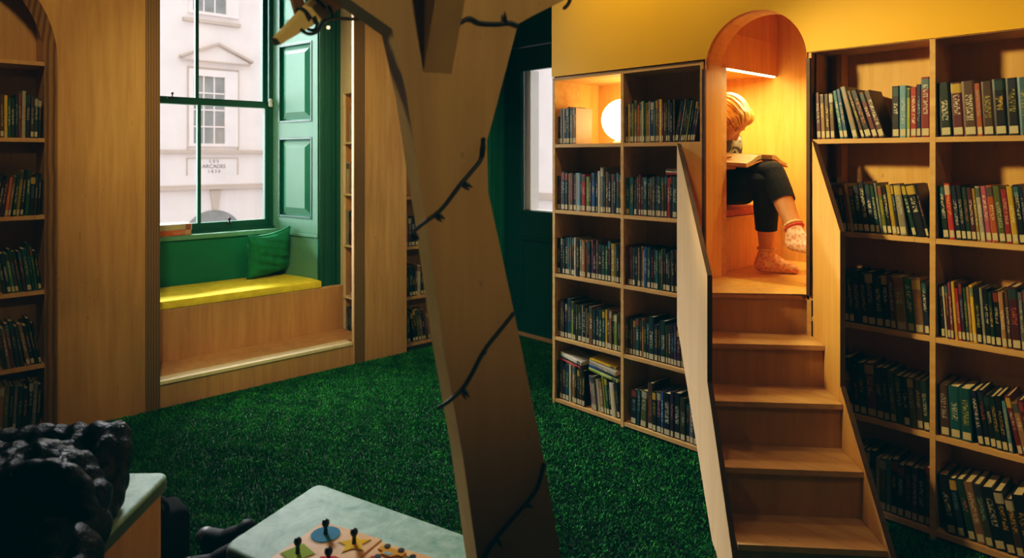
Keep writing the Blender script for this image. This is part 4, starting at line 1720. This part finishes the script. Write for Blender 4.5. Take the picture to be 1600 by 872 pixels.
def shoe(px, py, tt, rotz, lab):
    c = cam_pt(px, py, tt)
    c.z = .024
    t = empty('shoe', c, rotz, lab, 'shoe', 'dark shoes on the grass beside the stool')
    m = W(t)
    b = B()
    capsule(b, (0, -.05, .035), .034, (0, .10, .03), .036)
    capsule(b, (0, -.06, .05), .036, (0, -.05, .085), .034)
    capsule(b, (0, .02, .045), .034, (0, -.04, .07), .034)
    b.transform(m)
    fuse('upper', b, 'rubber', t, .006, 4)
    b = B()
    ball(b, (0, .115, .036), (.034, .034, .03), sub=3)
    b.transform(m)
    part('toe_cap', b, 'toe', t, True)
    b = B()
    prism(b, [(.04 * math.cos(k * PI / 12), (.03 + .105 * math.sin(k * PI / 12)), 0) for k in range(24)], (0, 0, .016))
    b.transform(m)
    part('sole', b, 'rubber', t)


shoe(352, 872, 2.2, R(150), 'dark shoe with grey toe on grass, nearer one beside the stool')
shoe(366, 842, 2.32, R(120), 'black shoe on grass, farther one, half behind the stool')

# ------------------------------------------------------------------ the reader
def person():
    P = empty('person', (-1.60, 3.14, NF), 0, 'blonde person reading cross-legged in dark skirt and pink socks, sitting in nook', 'person')
    pel = Vector((-1.955, 3.145, 1.205))
    hipR, hipL = Vector((-1.94, 3.078, 1.185)), Vector((-1.94, 3.215, 1.195))
    knR, anR = Vector((-1.555, 3.085, 1.225)), Vector((-1.572, 3.125, .885))
    knL, anL = Vector((-1.535, 3.105, 1.275)), Vector((-1.375, 3.005, 1.022))
    heelR, toeR = Vector((-1.598, 3.125, .838)), Vector((-1.474, 3.200, .822))
    heelL, toeL = Vector((-1.385, 2.995, .972)), Vector((-1.245, 2.975, .945))
    chest = Vector((-1.875, 3.12, 1.40))
    neck = Vector((-1.82, 3.115, 1.475))
    hd = Vector((-1.762, 3.105, 1.540))
    shR, shL = Vector((-1.835, 3.035, 1.43)), Vector((-1.83, 3.255, 1.43))
    elR, elL = Vector((-1.865, 3.022, 1.245)), Vector((-1.855, 3.30, 1.245))
    wrR, wrL = Vector((-1.785, 2.990, 1.318)), Vector((-1.765, 3.27, 1.315))
    f = Vector((.60, .14, -.78)).normalized()          # where the face looks
    l = Vector((0, 0, 1)).cross(f).normalized()
    u = f.cross(l).normalized()
    HM = Matrix(((f.x, l.x, u.x, hd.x), (f.y, l.y, u.y, hd.y), (f.z, l.z, u.z, hd.z), (0, 0, 0, 1)))
    hr = HM.to_3x3()
    HM = HM @ Matrix.Scale(.9, 4)

    def H(x, y, z):
        return HM @ Vector((x, y, z))

    b = B()
    # legs
    for hp, kn, an in ((hipR, knR, anR), (hipL, knL, anL)):
        capsule(b, hp, .078, kn, .052)
        cal = kn.lerp(an, .33)
        capsule(b, kn, .05, cal, .051)
        capsule(b, cal, .051, an, .031)
    for an, he, to in ((anR, heelR, toeR), (anL, heelL, toeL)):
        capsule(b, an, .031, he, .030)
        mid = he.lerp(to, .55) + Vector((0, 0, .01))
        capsule(b, he, .029, mid, .032)
        capsule(b, mid, .030, to, .020)
        capsule(b, an, .030, mid, .026)
    # trunk
    capsule(b, pel + Vector((0, -.06, 0)), .10, pel + Vector((0, .06, 0)), .10)
    capsule(b, pel, .105, chest, .10)
    capsule(b, chest + Vector((0, -.05, 0)), .085, chest + Vector((0, .05, 0)), .085)
    capsule(b, shR, .048, shL, .048)
    capsule(b, (shR + shL) / 2, .06, neck, .05)
    capsule(b, neck, .045, hd + (-f) * .02 - u * .05, .046)
    # arms
    for s, e, w in ((shR, elR, wrR), (shL, elL, wrL)):
        capsule(b, s, .046, e, .036)
        capsule(b, e, .037, w, .024)
    # hands round the book's edges: palm, four fingers, thumb
    for w, sg in ((wrR, 1), (wrL, -1)):
        pd = Vector((.94, .10 * sg, -.02)).normalized()
        side = Vector((0, sg, 0))
        palm = w + pd * .05
        capsule(b, w, .022, palm, .027)
        ball(b, palm, (.034, .018, .024))
        for k, (ln, off) in enumerate(((.050, .018), .0 and (0, 0) or (.056, .006), (.052, -.006), (.042, -.018))):
            p0 = palm + pd * .020 + Vector((0, 0, off))
            p1 = p0 + pd * (ln * .5) + side * .006
            p2 = p1 + pd * (ln * .28) + side * .020
            capsule(b, p0, .0088, p1, .0080)
            capsule(b, p1, .0080, p2, .0068)
        t0 = palm - pd * .01 + Vector((0, 0, .018))
        t1 = t0 + pd * .022 + Vector((0, 0, .020)) + side * .012
        t2 = t1 + pd * .016 + side * .020
        capsule(b, t0, .0105, t1, .0095)
        capsule(b, t1, .0095, t2, .0080)
    # head
    ball(b, H(-.008, 0, .022), (.098, .076, .092), hr)
    ball(b, H(.030, 0, -.035), (.066, .060, .070), hr)
    capsule(b, H(.058, 0, -.092), .024, H(.035, .0, -.075), .045)
    capsule(b, H(.03, .035, -.06), .03, H(-.01, .055, -.035), .03)
    capsule(b, H(.03, -.035, -.06), .03, H(-.01, -.055, -.035), .03)
    capsule(b, H(.088, 0, .005), .010, H(.112, 0, -.034), .0125)
    ball(b, H(.104, .009, -.040), .008)
    ball(b, H(.104, -.009, -.040), .008)
    capsule(b, H(.088, .016, -.066), .007, H(.088, -.016, -.066), .007)
    capsule(b, H(.083, .045, .02), .010, H(.090, .012, .018), .009)
    capsule(b, H(.083, -.045, .02), .010, H(.090, -.012, .018), .009)
    for sg in (1, -1):
        ball(b, H(-.012, .078 * sg, -.01), (.018, .008, .028), hr)
    body = fuse('body', b, 'skin', P, .0052, 3)
    for sg in (1, -1):
        b = B()
        ball(b, H(.0775, .031 * sg, .003), .0118, sub=3)
        part('eyelid', b, 'skin', P, True)
        b = B()
        tube(b, [H(.088, (.031 + .018 * k) * sg, .004 - .004 * abs(k)) for k in (-1, -.5, 0, .5, 1)], .0022, 6)
        part('eyelash', b, 'ply_dark', P, True)
        b = B()
        tube(b, [H(.094, (.033 + .020 * k) * sg, .026 - .005 * k * k) for k in (-1, -.5, 0, .5, 1)], .003, 6)
        part('eyebrow', b, 'hair', P, True)
    b = B()
    capsule(b, H(.0935, .015, -.066), .0045, H(.0935, -.015, -.066), .0045)
    part('lips', b, solid('lip_colour', '#b05a4e'), P, True)
    # hair: cap swept back to a knot, with strands falling by the cheek
    b = B()
    ball(b, H(-.020, 0, .032), (.103, .084, .092), hr)
    ball(b, H(-.055, 0, -.01), (.075, .084, .085), hr)
    ball(b, H(.035, 0, .075), (.055, .072, .045), hr)
    for sg in (1, -1):
        capsule(b, H(.045, .060 * sg, .070), .024, H(.015, .080 * sg, .0), .022)
        capsule(b, H(.015, .080 * sg, .0), .022, H(-.03, .078 * sg, -.055), .024)
        capsule(b, H(.068, .040 * sg, .078), .022, H(.066, .072 * sg, .02), .012)
        capsule(b, H(.066, .072 * sg, .02), .012, H(.056, .076 * sg, -.045), .006)
    capsule(b, H(-.10, 0, -.02), .05, H(-.125, 0, -.065), .045)
    hair = fuse('hair', b, 'hair', P, .005, 9)
    inv = HM.inverted() @ W(P)
    st = []
    for v in hair.data.vertices:
        w = inv @ v.co
        a = math.atan2(w.y, w.z + .03 + .25 * max(0, -w.x))
        v.co = v.co + v.normal * (.0016 * math.sin(a * 40 + 9 * w.x) + .0010 * math.sin(a * 83 - 14 * w.x))
        st += [a * 16, w.x * 7 + w.z * 3, 0]
    at = hair.data.attributes.new('strand', 'FLOAT_VECTOR', 'POINT')
    at.data.foreach_set('vector', st)
    # striped top
    b = B()
    capsule(b, pel + Vector((.0, -.065, .02)), .112, pel + Vector((0, .065, .02)), .112)
    capsule(b, pel, .122, chest, .113)
    capsule(b, chest + Vector((0, -.055, .0)), .098, chest + Vector((0, .055, 0)), .098)
    capsule(b, shR, .060, shL, .060)
    capsule(b, (shR + shL) / 2, .066, neck, .052)
    for s, e, w in ((shR, elR, wrR), (shL, elL, wrL)):
        capsule(b, s, .059, e, .049)
        capsule(b, e, .049, e.lerp(w, .55), .038)
    fuse('striped_top', b, 'top', P, .008, 4)
    # dark skirt draped over the lap
    b = B()
    capsule(b, pel + Vector((-.02, -.06, -.005)), .122, pel + Vector((-.02, .06, -.005)), .122)
    for hp, kn, rk in ((hipR, knR, .058), (hipL, knL, .062)):
        capsule(b, hp, .098, hp.lerp(kn, .93), rk)
    capsule(b, hipR + Vector((.05, 0, -.0)), .09, hipL + Vector((.05, 0, 0)), .09)
    capsule(b, knR + Vector((-.16, 0, .0)), .062, knL + Vector((-.16, .05, -.01)), .068)
    capsule(b, hipR + Vector((.08, -.035, -.03)), .046, knR + Vector((-.09, -.03, -.055)), .046)
    capsule(b, knL + Vector((0, 0, 0)), .060, knL.lerp(anL, .22), .060)
    fuse('skirt', b, 'skirt', P, .008, 5)
    # leggings to mid calf, hems cut straight
    for hp, kn, an, fr, th in ((hipR, knR, anR, .64, .066), (hipL, knL, anL, .50, .068)):
        b = B()
        capsule(b, hp.lerp(kn, .5), th, kn, .060)
        capsule(b, kn, .060, kn.lerp(an, .33), .058)
        capsule(b, kn.lerp(an, .33), .058, kn.lerp(an, .78), .046)
        lg = fuse('legging', b, 'legging', P, .006, 3)
        b = B()
        b.from_mesh(lg.data)
        inv = W(P).inverted()
        bmesh.ops.bisect_plane(b, geom=list(b.verts) + list(b.edges) + list(b.faces), plane_co=inv @ kn.lerp(an, fr),
                               plane_no=(an - kn).normalized(), clear_outer=True)
        b.to_mesh(lg.data)
        b.free()
        lg.data.polygons.foreach_set('use_smooth', [True] * len(lg.data.polygons))
    # socks
    for an, he, to, kn, red in ((anR, heelR, toeR, knR, 0), (anL, heelL, toeL, knL, 1)):
        b = B()
        d = (kn - an).normalized()
        top = an + d * .012
        capsule(b, top, .037, he, .035)
        mid = he.lerp(to, .55) + Vector((0, 0, .01))
        capsule(b, he, .034, mid, .037)
        capsule(b, mid, .035, to, .024)
        capsule(b, an, .035, mid, .031)
        sk = fuse('sock', b, 'sock', P, .005, 3)
        e_1 = d.cross(Vector((0, 1, .2))).normalized()
        e_2 = d.cross(e_1)
        for nm, off, rr, mt in ((('cuff_frill', .034, .007, 'sock_cuff'),) + ((('cuff_band', .020, .007, 'sock_band'),) if red else ())):
            b = B()
            c_ = an + d * off
            tube(b, [c_ + (e_1 * math.cos(k * PI / 18) + e_2 * math.sin(k * PI / 18)) * (.036 + .0025 * math.sin(k * 2.2)) for k in range(37)], rr, 8)
            part(nm, b, mt, sk, True)


person()

# the book on the reader's lap
def open_book():
    o = empty('open_book', (-1.66, 3.12, 1.33), 0, 'large open book with cream pages resting on the reader\'s lap', 'book')
    x0, x1 = -1.80, -1.54
    zc = lambda x: 1.352 - (x - x0) / (x1 - x0) * .012

    def sheet(bm, sgn, lift0, lift1, wid, grow, thick, cut=0.0):
        """one half: section across y, run along x"""
        n = 8
        up, dn = [], []
        for i in range(n + 1):
            f = i / n
            y = sgn * f * wid
            top = lift1 + (lift0 - lift1) * math.exp(-((f - .22) / .34) ** 2) - .030 * f
            up.append((y, top))
            dn.append((y, top - thick * (1 - .0 * f)))
        prof = up + dn[::-1]
        a = [bm.verts.new((x0 - grow, 3.115 + y, zc(x0) + z)) for y, z in prof]
        c = [bm.verts.new((x1 + grow - cut, 3.115 + y, zc(x1) + z)) for y, z in prof]
        m = len(prof)
        for i in range(m):
            j = (i + 1) % m
            bm.faces.new((a[i], a[j], c[j], c[i]))
        bm.faces.new(a[::-1])
        bm.faces.new(c)

    b = B()
    sheet(b, -1, .026, .012, .150, .0, .020, .05)
    part('page_block', b, 'pages', o, False)
    b = B()
    sheet(b, 1, .026, .012, .150, .0, .020)
    part('page_block', b, 'pages', o, False)
    b = B()
    sheet(b, -1, -.002, -.005, .156, .005, .0035, .05)
    sheet(b, 1, -.002, -.005, .156, .005, .0035)
    part('cover', b, solid('open_book_cover', '#a8763e'), o)


open_book()

# ------------------------------------------------------------------ light
wd = bpy.data.worlds.new('overcast')
SC.world = wd
wd.use_nodes = True
bg = wd.node_tree.nodes['Background']
bg.inputs[0].default_value = (.93, .96, 1, 1)
bg.inputs[1].default_value = 1.6


def area(name, loc, to, size, power, col, sy=None, spread=None):
    l = bpy.data.lights.new(name, 'AREA')
    l.energy = power
    l.color = col
    l.size = size
    if sy:
        l.shape = 'RECTANGLE'
        l.size_y = sy
    if spread:
        l.spread = spread
    o = bpy.data.objects.new(name, l)
    COL.objects.link(o)
    o.location = loc
    o.rotation_euler = (Vector(to) - Vector(loc)).to_track_quat('-Z', 'Y').to_euler()
    return o


WARM = (1, .79, .38)


def spot(name, loc, to, power, col, ang, blend=.8, rad=.08):
    l = bpy.data.lights.new(name, 'SPOT')
    l.energy = power
    l.color = col
    l.spot_size = R(ang)
    l.spot_blend = blend
    l.shadow_soft_size = rad
    o = bpy.data.objects.new(name, l)
    COL.objects.link(o)
    o.location = loc
    o.rotation_euler = (Vector(to) - Vector(loc)).to_track_quat('-Z', 'Y').to_euler()
    return o


area('sky_light_high', (-7.0, .6, 4.35), (-4.2, 2.0, .5), 3.4, 1200, (.95, .98, 1), 2.4)
area('sky_light_front', (-8.4, 2.0, 4.7), (-2.0, 1.1, .3), 4.0, 2000, (.95, .98, 1), 1.8)
area('sky_light_side', (-7.6, -1.4, 2.2), (-4.4, 2.2, 1.1), 3.0, 950, (.95, .98, 1), 2.6)
area('door_sky_light', (-3.6, 6.6, 4.6), (-3.5, 3.6, .8), 2.0, 200, (.95, .97, 1))
area('nook_light', (-1.752, 3.2, 1.772), (-1.70, 3.2, .8), .02, 15, (1, .76, .36), .7)
spot('fill_spot_left', (-2.0, 2.1, 2.93), (-1.9, 2.75, 2.12), 62, WARM, 92)  # unseen lamp added to brighten the yellow wall
spot('unseen_spot_right', (-2.0, 1.25, 2.12), (-.58, 2.75, 1.20), 215, WARM, 56, .75)  # unseen lamp added, its side read off the shadows in the right bookcase
spot('fill_spot_end', (.30, 1.55, 2.65), (-.40, 2.75, .9), 18, WARM, 56)  # added fill for the dim lower rows of the right bookcase
spot('fill_spot_tree', (1.6, .6, 2.72), (-.95, 1.1, 1.72), 105, WARM, 36)  # added fill with no visible source, warms the trunk front
spot('fill_spot_trunk_side', (-2.3, -.5, 2.75), (-1.2, 1.0, 1.25), 34, WARM, 34)  # added to lighten the trunk's left edge, source unseen
spot('fill_spot_bay', (-1.9, .45, 2.85), (-4.1, 2.05, .95), 150, (1, .84, .54), 58)  # added warm fill over the window bay
spot('fill_spot_panel', (-2.6, .1, 2.9), (-3.99, .75, 1.9), 60, WARM, 72)  # unseen lamp added for the left plywood face
spot('fill_spot_far_panel', (-2.2, 2.1, 2.9), (-3.99, 2.62, 1.4), 42, WARM, 52)  # added to brighten the panel right of the bay
spot('fill_spot_bench', (-.5, 1.9, 2.9), (-2.0, .45, .25), 16, WARM, 30)  # added fill for the plywood side of the upholstered bench

# ------------------------------------------------------------------ camera and view
cd = bpy.data.cameras.new('camera')
cam = bpy.data.objects.new('camera', cd)
COL.objects.link(cam)
cam.location = (0, 0, EYE)
cam.rotation_euler = (PI / 2, 0, math.atan2(SA, CA))
cd.sensor_width = 36
cd.lens = 36 * 1080 / 1600
cd.shift_y = -(436 - 246) / 1600
cd.clip_start = .02
cd.dof.use_dof = True
cd.dof.focus_distance = 3.3
cd.dof.aperture_fstop = 3.2
SC.camera = cam

SC.view_settings.view_transform = 'Standard'
SC.view_settings.look = 'None'
SC.view_settings.exposure = 0
# gentle print grade: blue-green blacks
SC.view_settings.use_curve_mapping = True
cm = SC.view_settings.curve_mapping
for ci, lift in ((0, .0), (1, .0042), (2, .0052)):
    cv = cm.curves[ci]
    cv.points[0].location = (0, lift)
    cv.points[-1].location = (1, 1)
    cv.points.new(.045, .034 + lift * .6)
    cv.points.new(.25, .25)
cm.update()
SC.cycles.use_denoising = True
SC.cycles.max_bounces = 8
SC.cycles.diffuse_bounces = 5
SC.cycles.transparent_max_bounces = 12
SC.cycles.sample_clamp_indirect = 6
